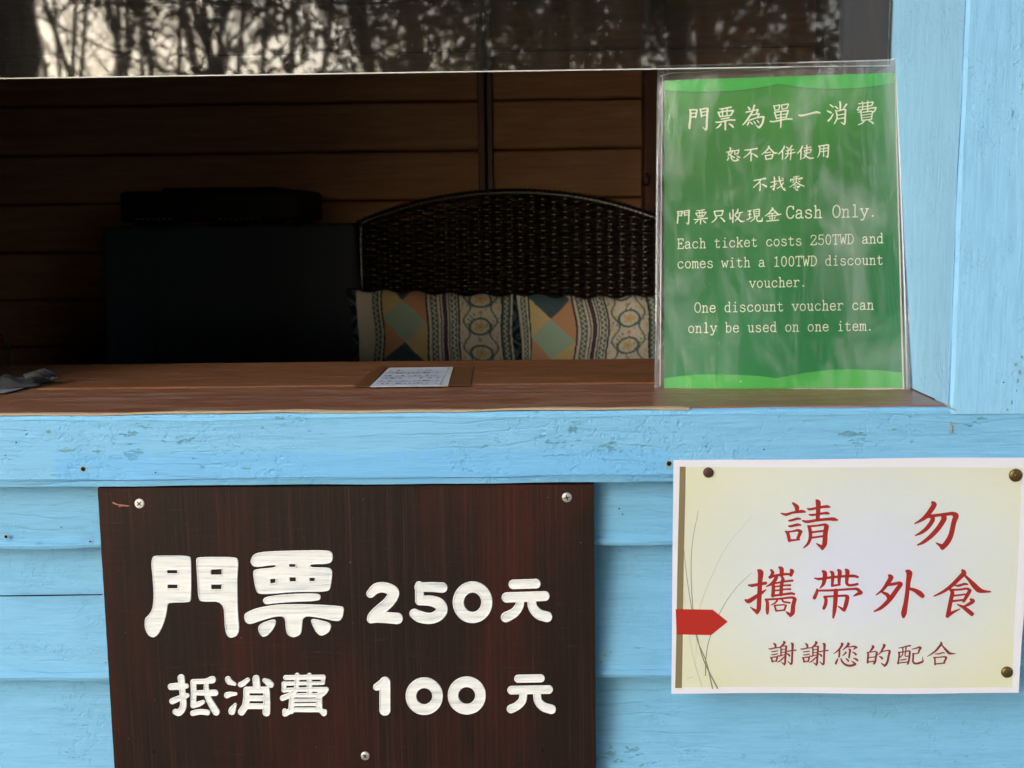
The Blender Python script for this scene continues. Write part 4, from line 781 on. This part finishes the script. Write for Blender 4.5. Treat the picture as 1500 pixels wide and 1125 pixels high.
def latin(text, xa, ya, xb, yb, rad=.6):
    n = len(text); p = (xb-xa)/n; s = p/10; mb = MB(); prs = []
    for i, ch in enumerate(text):
        if ch == ' ': continue
        ox = xa+i*p; oy = ya+(yb-ya)*(i/n); prims = []
        for st in LAT[ch].split(';'):
            sm_ = st.startswith('~'); P = [tuple(float(c) for c in w_.split(',')) for w_ in st.strip('~').split()]
            r = 1.0*s if (ch == '.' or (ch == 'i' and P[0][1] > 12)) else rad
            P = [(ox+x*s, oy+(yb-ya)/n*x/10-y*s, r) for x, y in P]
            prims.append(('s', smooth_pts(P, 4) if sm_ else P))
        V, DV, Fc = march(prims, .30)
        mb.add([on_green(x, y, 0, .0002) for x, y in V], Fc)
    mb.build('printed_text_line', M['cream_ink'], stand)['label'] = 'printed line reading '+text
latin('Cash Only.', 1150.5, 320, 1286.5, 317.2, .85)
latin('Each ticket costs 250TWD and', 991.5, 364.3, 1294.5, 355.8, .62)
latin('comes with a 100TWD discount', 991.5, 393, 1294.5, 387.3, .62)
latin('voucher.', 1097, 421.4, 1183, 419.6, .62)
latin('One discount voucher can', 1016.5, 457.8, 1280.5, 453.2, .62)
latin('only be used on one item.', 1007, 487.5, 1276.5+4, 484, .62)
# clear stand: front film, back plate, rolled side edges, top tabs
qf = [np.array(c, float) for c in ((965.5, 97.5), (1317, 88.5), (1333, 571), (960, 574))]
def on_film(x, y, h, lift):
    p = onplane(x, y, Pb, Gn); u, v = (x-960)/370, (y-90)/484
    bulge = .0022*math.sin(math.pi*min(max(u, 0), 1))*(.6+.4*math.sin(v*7+1))+.0008*math.sin(u*9+v*5)
    return p+Gn*(lift+max(bulge, 0))
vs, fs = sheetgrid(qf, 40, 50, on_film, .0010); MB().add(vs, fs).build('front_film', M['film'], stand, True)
qb = [np.array(c, float) for c in ((963.5, 96.5), (1310.5, 84.8), (1335, 571.5), (959, 575))]
vs, fs = sheetgrid(qb, 4, 4, on_green, -.0030); MB().add(vs, fs).build('back_plate', M['acrylic'], stand)
def gtube(pts, r, m, name, lift=0): MB().tube([on_green(x, y, 0, lift) for x, y in pts], r, 8).build(name, M[m], stand, True)
gtube([(1311, 92), (1318, 240), (1325, 430), (1328.5, 570)], .0008, 'acrylic_edge', 'side_seam', .001)
gtube([(1317.5, 90), (1324, 240), (1331, 430), (1334, 570)], .0013, 'acrylic', 'side_seam', -.0015)
gtube([(1305, 87), (1311, 86), (1312, 96)], .0006, 'acrylic_edge', 'side_seam', 0)
gtube([(964.5, 99), (963, 240), (961.5, 430), (960.5, 572)], .0014, 'acrylic', 'side_seam', .0005)
gtube([(970.5, 112), (969, 240), (968, 430), (967, 566)], .0006, 'acrylic_edge', 'side_seam', .0008)
gtube([(962, 574), (1100, 574.2), (1240, 573.6), (1333, 572)], .0013, 'acrylic', 'bottom_seam', .0005)
gtube([(964.5, 97.5), (1100, 94), (1240, 90.5), (1317.5, 88)], .0006, 'acrylic_edge', 'top_seam', .001)
gtube([(966, 113), (985, 108), (1020, 107), (1060, 103), (1110, 104), (1160, 99), (1190, 98)], .00035, 'acrylic_edge', 'film_crease', .002)

# ------------------------------------------------------------------ papers lying on the counter
zc = ZS+.0012
def onZ(x, y, z):
    d = ray(x, y); t = (z-CAMP.z)/d.z; return CAMP+d*t
slip = empty('taped_price_slip', tuple(onZ(605, 552, zc)), 'small white handwritten slip taped flat to the brown counter', 'paper')
def flat(pts, z, m, name, par):
    v = [onZ(x, y, z) for x, y in pts]; v2 = [p-Vector((0, 0, .00025)) for p in v]; n = len(v)
    return MB().add(v+v2, [tuple(range(n))]+[(i, i+n, (i+1) % n+n, (i+1) % n) for i in range(n)]).build(name, m, par)
flat([(517, 566.5), (553, 537.5), (566, 537.5), (541.5, 566.5)], zc+.0004, M['tape'], 'brown_tape', slip)
flat([(657, 565), (667, 538.2), (693, 538), (689, 564.5)], zc+.0004, M['tape'], 'brown_tape', slip)
flat([(541, 566.8), (570, 538.6), (664, 537.4), (656, 565.4)], zc+.0009, M['acrylic_edge'], 'clear_cover', slip)
flat([(544, 565.8), (569.5, 539.4), (657, 538.2), (643.5, 564.8)], zc+.0013, M['slip'], 'slip_sheet', slip)
def L4(u, v):
    a = np.array((544, 565.8))*(1-u)+np.array((643.5, 564.8))*u; b = np.array((569.5, 539.4))*(1-u)+np.array((657, 538.2))*u; return a*(1-v)+b*v
mbi = MB()
for k in range(1, 7):
    v = k/7
    for seg in range(14):
        u0 = .04+seg*.066+random.uniform(0, .02); u1 = u0+random.uniform(.02, .05)
        if random.random() < .75:
            a, b = L4(u0, v-.012), L4(u1, v+.03*random.uniform(-.3, 1)); vv = [onZ(a[0], a[1], zc+.0016), onZ(b[0], a[1], zc+.0016), onZ(b[0], b[1]-.35, zc+.0016), onZ(a[0], b[1]-.35, zc+.0016)]
            mbi.add(vv, [(0, 1, 2, 3)])
for v in (.26, .5, .76):
    a, b = L4(.02, v), L4(.98, v); mbi.add([onZ(a[0], a[1], zc+.0015), onZ(b[0], b[1], zc+.0015), onZ(b[0], b[1]-.3, zc+.0015), onZ(a[0], a[1]-.3, zc+.0015)], [(0, 1, 2, 3)])
mbi.build('handwriting', M['ink'], slip)
tag(flat([(-60, 580), (8, 575), (28, 570), (86, 553), (30, 552), (-60, 560)], zc+.001, M['sheet'], 'paper_sheet', None), 'loose grey white sheet on the counter at the dark left end', 'paper')
# crumpled cotton glove lying on that sheet
mb = MB(); nu, nv = 22, 14; c0 = onZ(8, 563, zc+.004); vs = []
for i in range(nu+1):
    for j in range(nv+1):
        u, v = i/nu, j/nv; x = c0.x-.035+.062*u; y = c0.y-.006+.05*v
        hgt = .0062*math.sin(math.pi*u)**.6*math.sin(math.pi*v)**.6*(1+.45*math.sin(u*13+v*4)+.3*math.sin(v*17+u*6))
        vs.append((x+.004*math.sin(v*9), y+.004*math.sin(u*8), zc+.0016+max(0, hgt)))
mb.add(vs, [(i*(nv+1)+j, (i+1)*(nv+1)+j, (i+1)*(nv+1)+j+1, i*(nv+1)+j+1) for i in range(nu) for j in range(nv)])
for k in range(3):
    a = c0+Vector((.018, .004+.010*k, .006)); mb.tube([a, a+Vector((.010, .003, .003)), a+Vector((.017+.002*k, .006, -.001))], [.0036, .0032, .002], 8)
tag(mb.build('cotton_glove', M['glove'], None, True), 'crumpled white cotton glove on the loose sheet', 'glove')
cb = [onZ(-20, 560, zc+.003)]; cc = onY(0, 515, .33)
tag(MB().tube([cc+Vector((-.03, 0, .03)), cc+Vector((-.002, .005, .022)), cc+Vector((.008, .008, 0)), cc+Vector((.006, .004, -.02)), cc+Vector((-.01, 0, -.032))], .0011, 6).build('cable', M['black'], None, True), 'thin dark cable curling down at the far left end of the counter', 'cable')

# ------------------------------------------------------------------ rattan chair with two cushions
CY = 1.33
xc = X(748, 300, CY); s_c = (CY+.97)/F
halfw = (X(968, 400, CY)-X(528, 400, CY))/2; xc = (X(968, 400, CY)+X(528, 400, CY))/2
ztopc, zsh = Z(748, 281, CY), Z(540, 327, CY)
zlow = Z(750, 535, CY)-.10
chair = empty('rattan_armchair', (xc, CY+.1, GZ+.04), 'dark brown woven rattan armchair with arched back behind the counter', 'chair')
def archz(x):
    u = abs(x-xc)/halfw
    return zsh+(ztopc-zsh)*(1-min(u, 1)**2.1)
def backy(x, z): return CY+.05*(1-((x-xc)/halfw)**2)+.12*(z-zlow)*.6
RP = .0064; rows = int((ztopc-zlow)/RP)
stk = 27; xsn = [xc-halfw+.006+(2*halfw-.012)*i/(stk-1) for i in range(stk)]
for i, x in enumerate(xsn):
    zt = archz(x)-.004
    MB().tube([(x, backy(x, z), z) for z in np.linspace(zlow, zt, 8)], .0017, 6).build('stake', M['stake'], chair, True)
for r_ in range(rows):
    z = zlow+.006+r_*RP
    u = 1-max(0, (z-zsh)/(ztopc-zsh)); hw = halfw if z < zsh else halfw*(max(0, u))**(1/2.1)
    if hw < .05: continue
    par = r_ % 2; n = int(2*hw/.0038); pts = []
    for i in range(n+1):
        x = xc-hw+2*hw*i/n; ph = (x-xsn[0])/(xsn[1]-xsn[0])*math.pi+par*math.pi
        zz = z+.0005*math.sin(x*70+r_)+.0010*math.sin(r_*1.7)*math.sin(x*9)
        pts.append((x, backy(x, zz)-.0050*math.tanh(1.8*math.cos(ph)), zz))
    MB().tube(pts, .0031, 6, cap=False).build('wicker_strand', M['rattan'], chair, True)
rim = [(xc-halfw, backy(xc-halfw, zlow), zlow)]+[(xc-halfw, backy(xc-halfw, z), z) for z in np.linspace(zlow+.05, zsh-.02, 5)]
rim += [(x, backy(x, archz(x)), archz(x)) for x in np.linspace(xc-halfw, xc+halfw, 31)]
rim += [(xc+halfw, backy(xc+halfw, z), z) for z in np.linspace(zsh-.02, zlow, 6)]
MB().tube(rim, .0085, 8).build('rim', M['rattan'], chair, True)
mb = MB()                                   # wrapped binding round the rim
P = [Vector(p) for p in rim]; tot = 0; seq = []
for a, b in zip(P[:-1], P[1:]):
    L_ = (b-a).length; n = max(1, int(L_/.008))
    for k in range(n): seq.append(a+(b-a)*(k/n))
for i in range(1, len(seq)-1):
    t = (seq[i+1]-seq[i-1]).normalized(); mb.tube([seq[i]-t*.0028, seq[i], seq[i]+t*.0028], [.0086, .0101, .0086], 8, cap=False)
mb.build('rim_binding', M['rattan'], chair, True)
zseat = GZ+.46
MB().box((xc-halfw, CY-.52, zseat-.06), (xc+halfw, CY+.02, zseat)).build('seat', M['rattan'], chair, bevel=.01)
for sx in (-1, 1):
    for sy in (-.50, 0): MB().tube([(xc+sx*(halfw-.03), CY+sy, GZ+.042), (xc+sx*(halfw-.03), CY+sy, zseat-.05)], .02, 10).build('leg', M['rattan'], chair, True)
    MB().tube([(xc+sx*halfw, CY+.02, zseat+.22), (xc+sx*(halfw+.02), CY-.25, zseat+.24), (xc+sx*(halfw+.01), CY-.48, zseat+.20), (xc+sx*halfw, CY-.50, zseat-.02)], .017, 10).build('armrest', M['rattan'], chair, True)
    MB().tube([(xc+sx*halfw, CY, zseat-.02), (xc+sx*halfw, backy(xc+sx*halfw, zlow), zlow+.02)], .012, 8).build('back_post', M['rattan'], chair, True)
# print of the cushions: u, v in photo pixels*3 (one repeat is 680 wide)
NAVY, CREAM, TEAL, YEL, ORG, MINT, SLATE, PURP, GRN = (.022, .032, .045), (.80, .76, .68), (.09, .17, .18), (.74, .60, .30), (.68, .38, .22), (.44, .62, .50), (.08, .14, .17), (.13, .10, .13), (.12, .21, .18)
def zig(x, v, w_): return abs(((v/11) % 2)-1)*w_
def print_col(u, v):
    x = u % 680; line = lambda c, w_: abs(x-c) < w_
    if x < 190:
        cx, cy = 90, 150; a = (x-cx)/95; b = (v-cy)/88
        i = math.floor((a+b+1)/2); j = math.floor((a-b+1)/2); s_ = (i-j); t_ = i+j
        if t_ % 2 == 0 and t_ == 0: return MINT if (s_//2) % 2 == 0 else SLATE
        lr = 1 if a > 0 else 0; k = math.floor((b+2)/2) if False else (1 if ((v-cy)/176) % 2 < 1 else 0)
        return (YEL if k else ORG) if lr else (ORG if k else YEL)
    if x < 198: return NAVY
    if x < 206: return CREAM
    if x < 244 or 292 < x < 326:
        z0 = 206 if x < 244 else 292; w_ = 38 if x < 244 else 34; q_ = abs((x-z0)-(w_*.3+zig(x, v, w_*.4)))
        return CREAM if q_ < 4 else (GRN if 4 < x-z0 < w_-4 else CREAM)
    if x < 292:
        k = int((x-244)/6) ; return [CREAM, PURP, CREAM, NAVY, PURP, NAVY, CREAM, PURP][k % 8]
    if x < 334: return NAVY
    if x < 510:
        cx = x-422; per = 116; vv = (v % per)-per/2; r1 = math.hypot(cx/46, vv/34)
        if abs(r1-1) < .13 and abs(math.sin(math.atan2(vv, cx)*3)) > -.1: return GRN
        if r1 < .55+.15*math.cos(math.atan2(vv, cx)*5): return YEL if r1 > .16 else ORG
        sw = 30*math.sin(v/per*2*math.pi*1.0)
        if abs(abs(cx)-(58+.5*sw)) < 4: return GRN
        if abs(abs(cx)-(66-.4*sw)) < 5 and math.sin(v/6.0) > .1: return YEL
        if math.sin(cx/6.5+3*math.sin(v/15))*math.sin(v/6.5+2*math.sin(cx/12)) > .80: return TEAL if math.sin(cx*.05+v*.07) > 0 else YEL
        if abs(vv) > 46 and math.hypot(cx, abs(vv)-58) < 9: return ORG
        return CREAM
    if x < 517: return NAVY
    if x < 548: return CREAM if abs((x-517)-(8+zig(x, v, 14))) < 3.4 else GRN
    if x < 560: return CREAM if x > 552 else NAVY
    if x < 622:
        return TEAL if abs(math.sin((x-560)/62*math.pi*1.0+2.2*math.sin(v/26)))*1.0 > .86 or math.hypot((x-590)/12, ((v % 60)-30)/12) < 1 > .5 < math.hypot((x-590)/12, ((v % 60)-30)/12) else NAVY
    if x < 640: return CREAM
    if x < 666: return CREAM if abs((x-640)-(6+zig(x, v, 12))) < 3 else GRN
    if x < 673: return CREAM
    return NAVY
def cushion(xl, xr, ytop, ybot, u0, label, Yc, seed, v0):
    A, B = X(xl, ytop, Yc), X(xr, ytop, Yc); zt, zb_ = Z((xl+xr)/2, ytop, Yc), Z((xl+xr)/2, ybot, Yc); sc = (xr-xl)*3/(B-A)
    o = empty('patterned_cushion', ((A+B)/2, Yc, zb_), label, 'cushion', 'printed cushions on the rattan chair')
    nx, nz = 300, 190; Wd, Hd = B-A, zt-zb_; rnd = random.Random(seed); ph = [rnd.uniform(0, 6) for _ in range(6)]
    uu, vv = np.meshgrid(np.linspace(0, 1, nx+1), np.linspace(0, 1, nz+1)); cols = []
    vs = []
    for side in (1, -1):
        for i in range(nz+1):
            for j in range(nx+1):
                u, v = j/nx, i/nz; e = (max(0, math.sin(math.pi*u))**.42)*(max(0, math.sin(math.pi*min(v*1.0, 1)))**.45)
                th = .055*e; pin = .010*math.sin(math.pi*v)*(abs(2*u-1)**8)
                sag = .006*math.sin(u*4+ph[0])*(1-v*.3)
                fold = (.0035*math.sin(u*16+v*5+ph[1])+.0025*math.sin(u*31-v*9+ph[2])+.0022*math.sin(v*21+u*6+ph[3]))*e
                x = A+Wd*u+(pin if u < .5 else -pin)+.004*math.sin(v*8+ph[4])*(1-abs(2*u-1)); z = zt-Hd*v+sag*(1-v)+.003*math.sin(u*37+ph[5])*(1-v)**6
                y = Yc-(th+fold)*(1 if side > 0 else -.7)
                vs.append((x, y, z))
                if side > 0:
                    s1 = 14*math.sin(v*5+ph[1])*.5+5*math.sin(v*13+u*5)
                    U = u0+u*Wd*sc+s1*(.3 if u < .1 else 1)
                    if seed == 3 and U < 0: U = 575+(U+165) if U < -120 else (622+(U+120)*.24 if U < -45 else 640+(U+45)*.88)
                    cols.append(print_col(U, v*Hd*sc+v0+6*math.sin(u*12)))
                else: cols.append(NAVY)
    fs = []; K = (nx+1)*(nz+1)
    for i in range(nz):
        for j in range(nx):
            a = i*(nx+1)+j; fs.append((a, a+nx+1, a+nx+2, a+1)); fs.append((K+a, K+a+1, K+a+nx+2, K+a+nx+1))
    mb = MB().add(vs, fs); c = mb.build('cover', M['cushion'], o, True)
    at = c.data.color_attributes.new('print', 'FLOAT_COLOR', 'POINT')
    at.data.foreach_set('color', np.array([(*q_, 1) for q_ in cols], dtype=np.float32).ravel())
    e = [Vector(vs[j]) for j in range(0, nx+1, 6)]
    MB().tube(e, .0028, 6).build('piping', M['black'], o, True)
    return o
cushion(508, 790, 429, 620, -165, 'left printed cushion with a green diamond and blue stripes on the rattan chair', CY-.045, 3, 35)
cushion(756, 1020, 431, 622, -58, 'right printed cushion with a tall mint diamond partly behind the green notice', CY-.095, 9, -38)

# ------------------------------------------------------------------ cloth covered table with a machine on it
TY = 1.33
tx0, tx1 = X(150, 330, TY), X(519, 330, TY); tz = Z(330, 331, TY)
tab = empty('side_table', ((tx0+tx1)/2, TY+.2, GZ+.04), 'square side table under a dark navy cloth left of the rattan chair', 'table')
MB().box((tx0+.01, TY+.01, tz-.03), (tx1-.01, TY+.37, tz-.004)).build('tabletop', M['inner_dark'], tab)
for x in (tx0+.04, tx1-.04):
    for y in (TY+.05, TY+.33): MB().box((x-.018, y-.018, GZ+.041), (x+.018, y+.018, tz-.031)).build('leg', M['inner_dark'], tab)
mb = MB(); n = 240; loop = []
per = 2*((tx1-tx0)+.38)
for i in range(n):
    d = per*i/n; W_, D_ = tx1-tx0, .38
    if d < W_: p_ = (tx0+d, TY, (0, -1))
    elif d < W_+D_: p_ = (tx1, TY+d-W_, (1, 0))
    elif d < 2*W_+D_: p_ = (tx1-(d-W_-D_), TY+D_, (0, 1))
    else: p_ = (tx0, TY+D_-(d-2*W_-D_), (-1, 0))
    loop.append(p_)
vs = []; fs = []; lv = 9
for k in range(lv):
    t = max(0, (k-2)/(lv-3)); ins_ = (.012, .0035, 0)[min(k, 2)]; dn = (0, .003, .012)[min(k, 2)]
    for i, (x, y, nn) in enumerate(loop):
        cz = min(abs(x-tx0), abs(x-tx1)); f_ = t*(.010*math.sin(i*.5)+.006*math.sin(i*1.3+1)+.022*math.exp(-cz*25))+.014*t+.004*math.exp(-cz*60)*math.sin(i*2.2)*t
        mx_, my_ = (tx0+tx1)/2, TY+.19; kx, ky = 1-ins_/((tx1-tx0)/2), 1-ins_/.19
        vs.append((mx_+(x-mx_)*kx+nn[0]*f_, my_+(y-my_)*ky+nn[1]*f_, tz+.001-dn-t*.52+.01*math.sin(i*.2)*t+.0015*math.sin(i*.31)))
for k in range(lv-1):
    for i in range(n): fs.append((k*n+i, (k+1)*n+i, (k+1)*n+(i+1) % n, k*n+(i+1) % n))
fs.append(tuple(range(n)))
tag(mb.add(vs, fs).build('tablecloth', M['cloth'], None, True), 'dark navy cloth hanging over the side table', 'tablecloth')
mz = tz+.001; mx0, mx1 = X(172, 300, TY+.08), X(440, 300, TY+.08); mh = Z(300, 275, TY+.08)-mz
mach = empty('desktop_machine', ((mx0+mx1)/2, TY+.2, mz), 'low black boxy machine with small pale buttons on the navy cloth', 'machine')
MB().box((mx0, TY+.09, mz+.008), (mx1, TY+.33, mz+mh*.93)).build('body', M['black'], mach, bevel=.008)
MB().box((mx0+.08, TY+.12, mz+mh*.93+.001), (mx1-.06, TY+.30, mz+mh*1.02)).build('lid', M['black'], mach, bevel=.004)
for rg in ((200, 252), (322, 380)):
    for x in np.arange(rg[0], rg[1], 8):
        a = onY(x, 321, TY+.085); MB().box((a.x-.0022, TY+.0845, a.z-.0016), (a.x+.0022, TY+.0895, a.z+.0016)).build('button', M['key'], mach)
for x in (mx0+.03, mx1-.03): MB().box((x-.01, TY+.12, mz), (x+.01, TY+.30, mz+.0075)).build('foot', M['black'], mach)

# ------------------------------------------------------------------ what stands across the path and shows in the glass, plus unseen light-blocking trees
def tree(x, y, h, r, kind, label, grp, seed, leaves=0):
    rd = random.Random(seed); o = empty('bare_tree' if kind == 'bare' else 'leafy_tree', (x, y, GZ), label, 'tree', grp)
    mb = MB(); tips = []
    def limb(p, d, L_, r0, lev):
        pts = [p]; n = 5
        for i in range(n):
            d = (d+Vector((rd.uniform(-1, 1), rd.uniform(-1, 1), rd.uniform(-.4, .7)))*.13).normalized(); pts.append(pts[-1]+d*L_/n)
        mb.tube(pts, [r0*(1-.62*i/n) for i in range(n+1)], 7 if lev == 0 else 4, cap=False)
        if lev >= 3: tips.append((pts[-1], d)); return
        nb_ = (9 if kind == 'bare' else 11) if lev == 0 else (5 if lev == 1 else 4)
        for k in range(nb_):
            t = rd.uniform(.28 if lev == 0 else .2, 1); i = min(int(t*n), n-1); q_ = pts[i]+(pts[i+1]-pts[i])*(t*n-i)
            a = rd.uniform(0, 6.28); side = Vector((math.cos(a), math.sin(a), rd.uniform(.1, .9) if kind == 'bare' else rd.uniform(-.2, .6)))
            limb(q_, (d*.35+side).normalized(), L_*rd.uniform(.35, .55), r0*(1-.6*t)*rd.uniform(.3, .45), lev+1)
        if lev: tips.append((pts[-1], d))
    limb(Vector((x, y, GZ)), Vector((rd.uniform(-.06, .06), rd.uniform(-.06, .06), 1)).normalized(), h, r, 0)
    mb.build('trunk', M['bark'], o)
    if leaves:
        lb = MB(); vs = []; fs = []
        for k in range(leaves):
            c, d = tips[rd.randrange(len(tips))]; c = c+Vector((rd.gauss(0, .28), rd.gauss(0, .28), rd.gauss(0, .24)))
            a = Vector((rd.gauss(0, 1), rd.gauss(0, 1), rd.gauss(0, 1))).normalized(); b = a.orthogonal().normalized(); s_ = rd.uniform(.045, .085)
            i = len(vs); vs += [c-a*s_, c+b*s_*.45, c+a*s_, c-b*s_*.45]; fs.append((i, i+1, i+2, i+3))
        lb.add(vs, fs).build('crown', M['leaf'], o)
def refl(px, dist): return (px-780)/F*(1.16+dist+.19), -dist
for i, (px, d, h, r) in enumerate([(92, 13.5, 7.2, .05), (148, 14.5, 7.6, .05), (186, 11.8, 6.6, .04), (222, 15.5, 8, .06), (284, 11.5, 6.8, .045), (340, 11.2, 6.6, .04), (402, 14.5, 7.8, .06), (110, 24, 9, .08), (190, 25, 9, .09), (300, 24, 9, .09), (75, 15, 7.5, .05), (120, 12.5, 7, .045), (165, 16, 8, .06), (205, 13, 7, .04), (238, 17, 9, .07), (268, 14, 8, .05), (305, 12, 7.5, .045), (325, 16, 9, .10), (362, 13, 8, .05), (390, 15, 9, .06), (418, 12, 8, .05), (140, 21, 8, .06), (230, 22, 9, .07), (350, 20, 9, .07)]):
    x, y = refl(px, d); tree(x, y, h, r, 'bare', 'slender bare tree across the path seen mirrored in the window glass', 'bare trees across the path', 100+i)
for i, (px, d, h, r, nl) in enumerate([(560, 9.5, 5.6, .09, 6500), (680, 8.5, 7.4, .10, 12000), (800, 9.2, 9.0, .12, 17000), (930, 8.4, 8.6, .10, 17000), (1040, 9.4, 9.4, .12, 17000), (1160, 8.6, 8.8, .10, 17000), (1270, 9.6, 9.6, .12, 17000), (1400, 9.0, 9.4, .12, 17000), (1600, 7.8, 9.0, .12, 17000), (1850, 7.4, 9.0, .12, 17000), (2200, 6.6, 8.5, .12, 17000), (1020, 13, 11, .14, 17000), (1420, 13, 11, .14, 17000), (630, 11.5, 4.3, .06, 2600), (850, 11.2, 4.6, .06, 5000), (945, 10.4, 4.3, .06, 4500), (1000, 11.6, 4.6, .06, 3500), (1210, 11.4, 4.7, .06, 5000), (1330, 10.6, 4.5, .06, 5000), (1560, 9.0, 4.5, .06, 5000)]):  # rightmost trees are unseen, added to keep sky light off the indoor left wall
    x, y = refl(px, d); tree(x, y, h, r, 'leafy', 'dark leafy tree across the path mirrored in the glass or added out of view to block light', 'leafy trees across the path', 200+i, nl)
x, y = refl(28, 6); MB().box((x-.14, y-.14, GZ), (x+.14, y+.14, 3.6)).build('wooden_post', M['inner_dark'], None)
tag(bpy.data.objects['wooden_post'], 'dark square wooden post across the path mirrored at the left of the glass', 'post')
a = Vector((refl(40, 9)[0], -9, GZ+2.9+.3)); b = Vector((refl(480, 14)[0], -14, GZ+3.2))
tag(MB().tube([a+(b-a)*t-Vector((0, 0, .35*math.sin(math.pi*t))) for t in np.linspace(-.6, 1.5, 14)], .014, 6).build('overhead_cable', M['black'], None), 'sagging overhead cable across the path mirrored in the glass', 'cable')
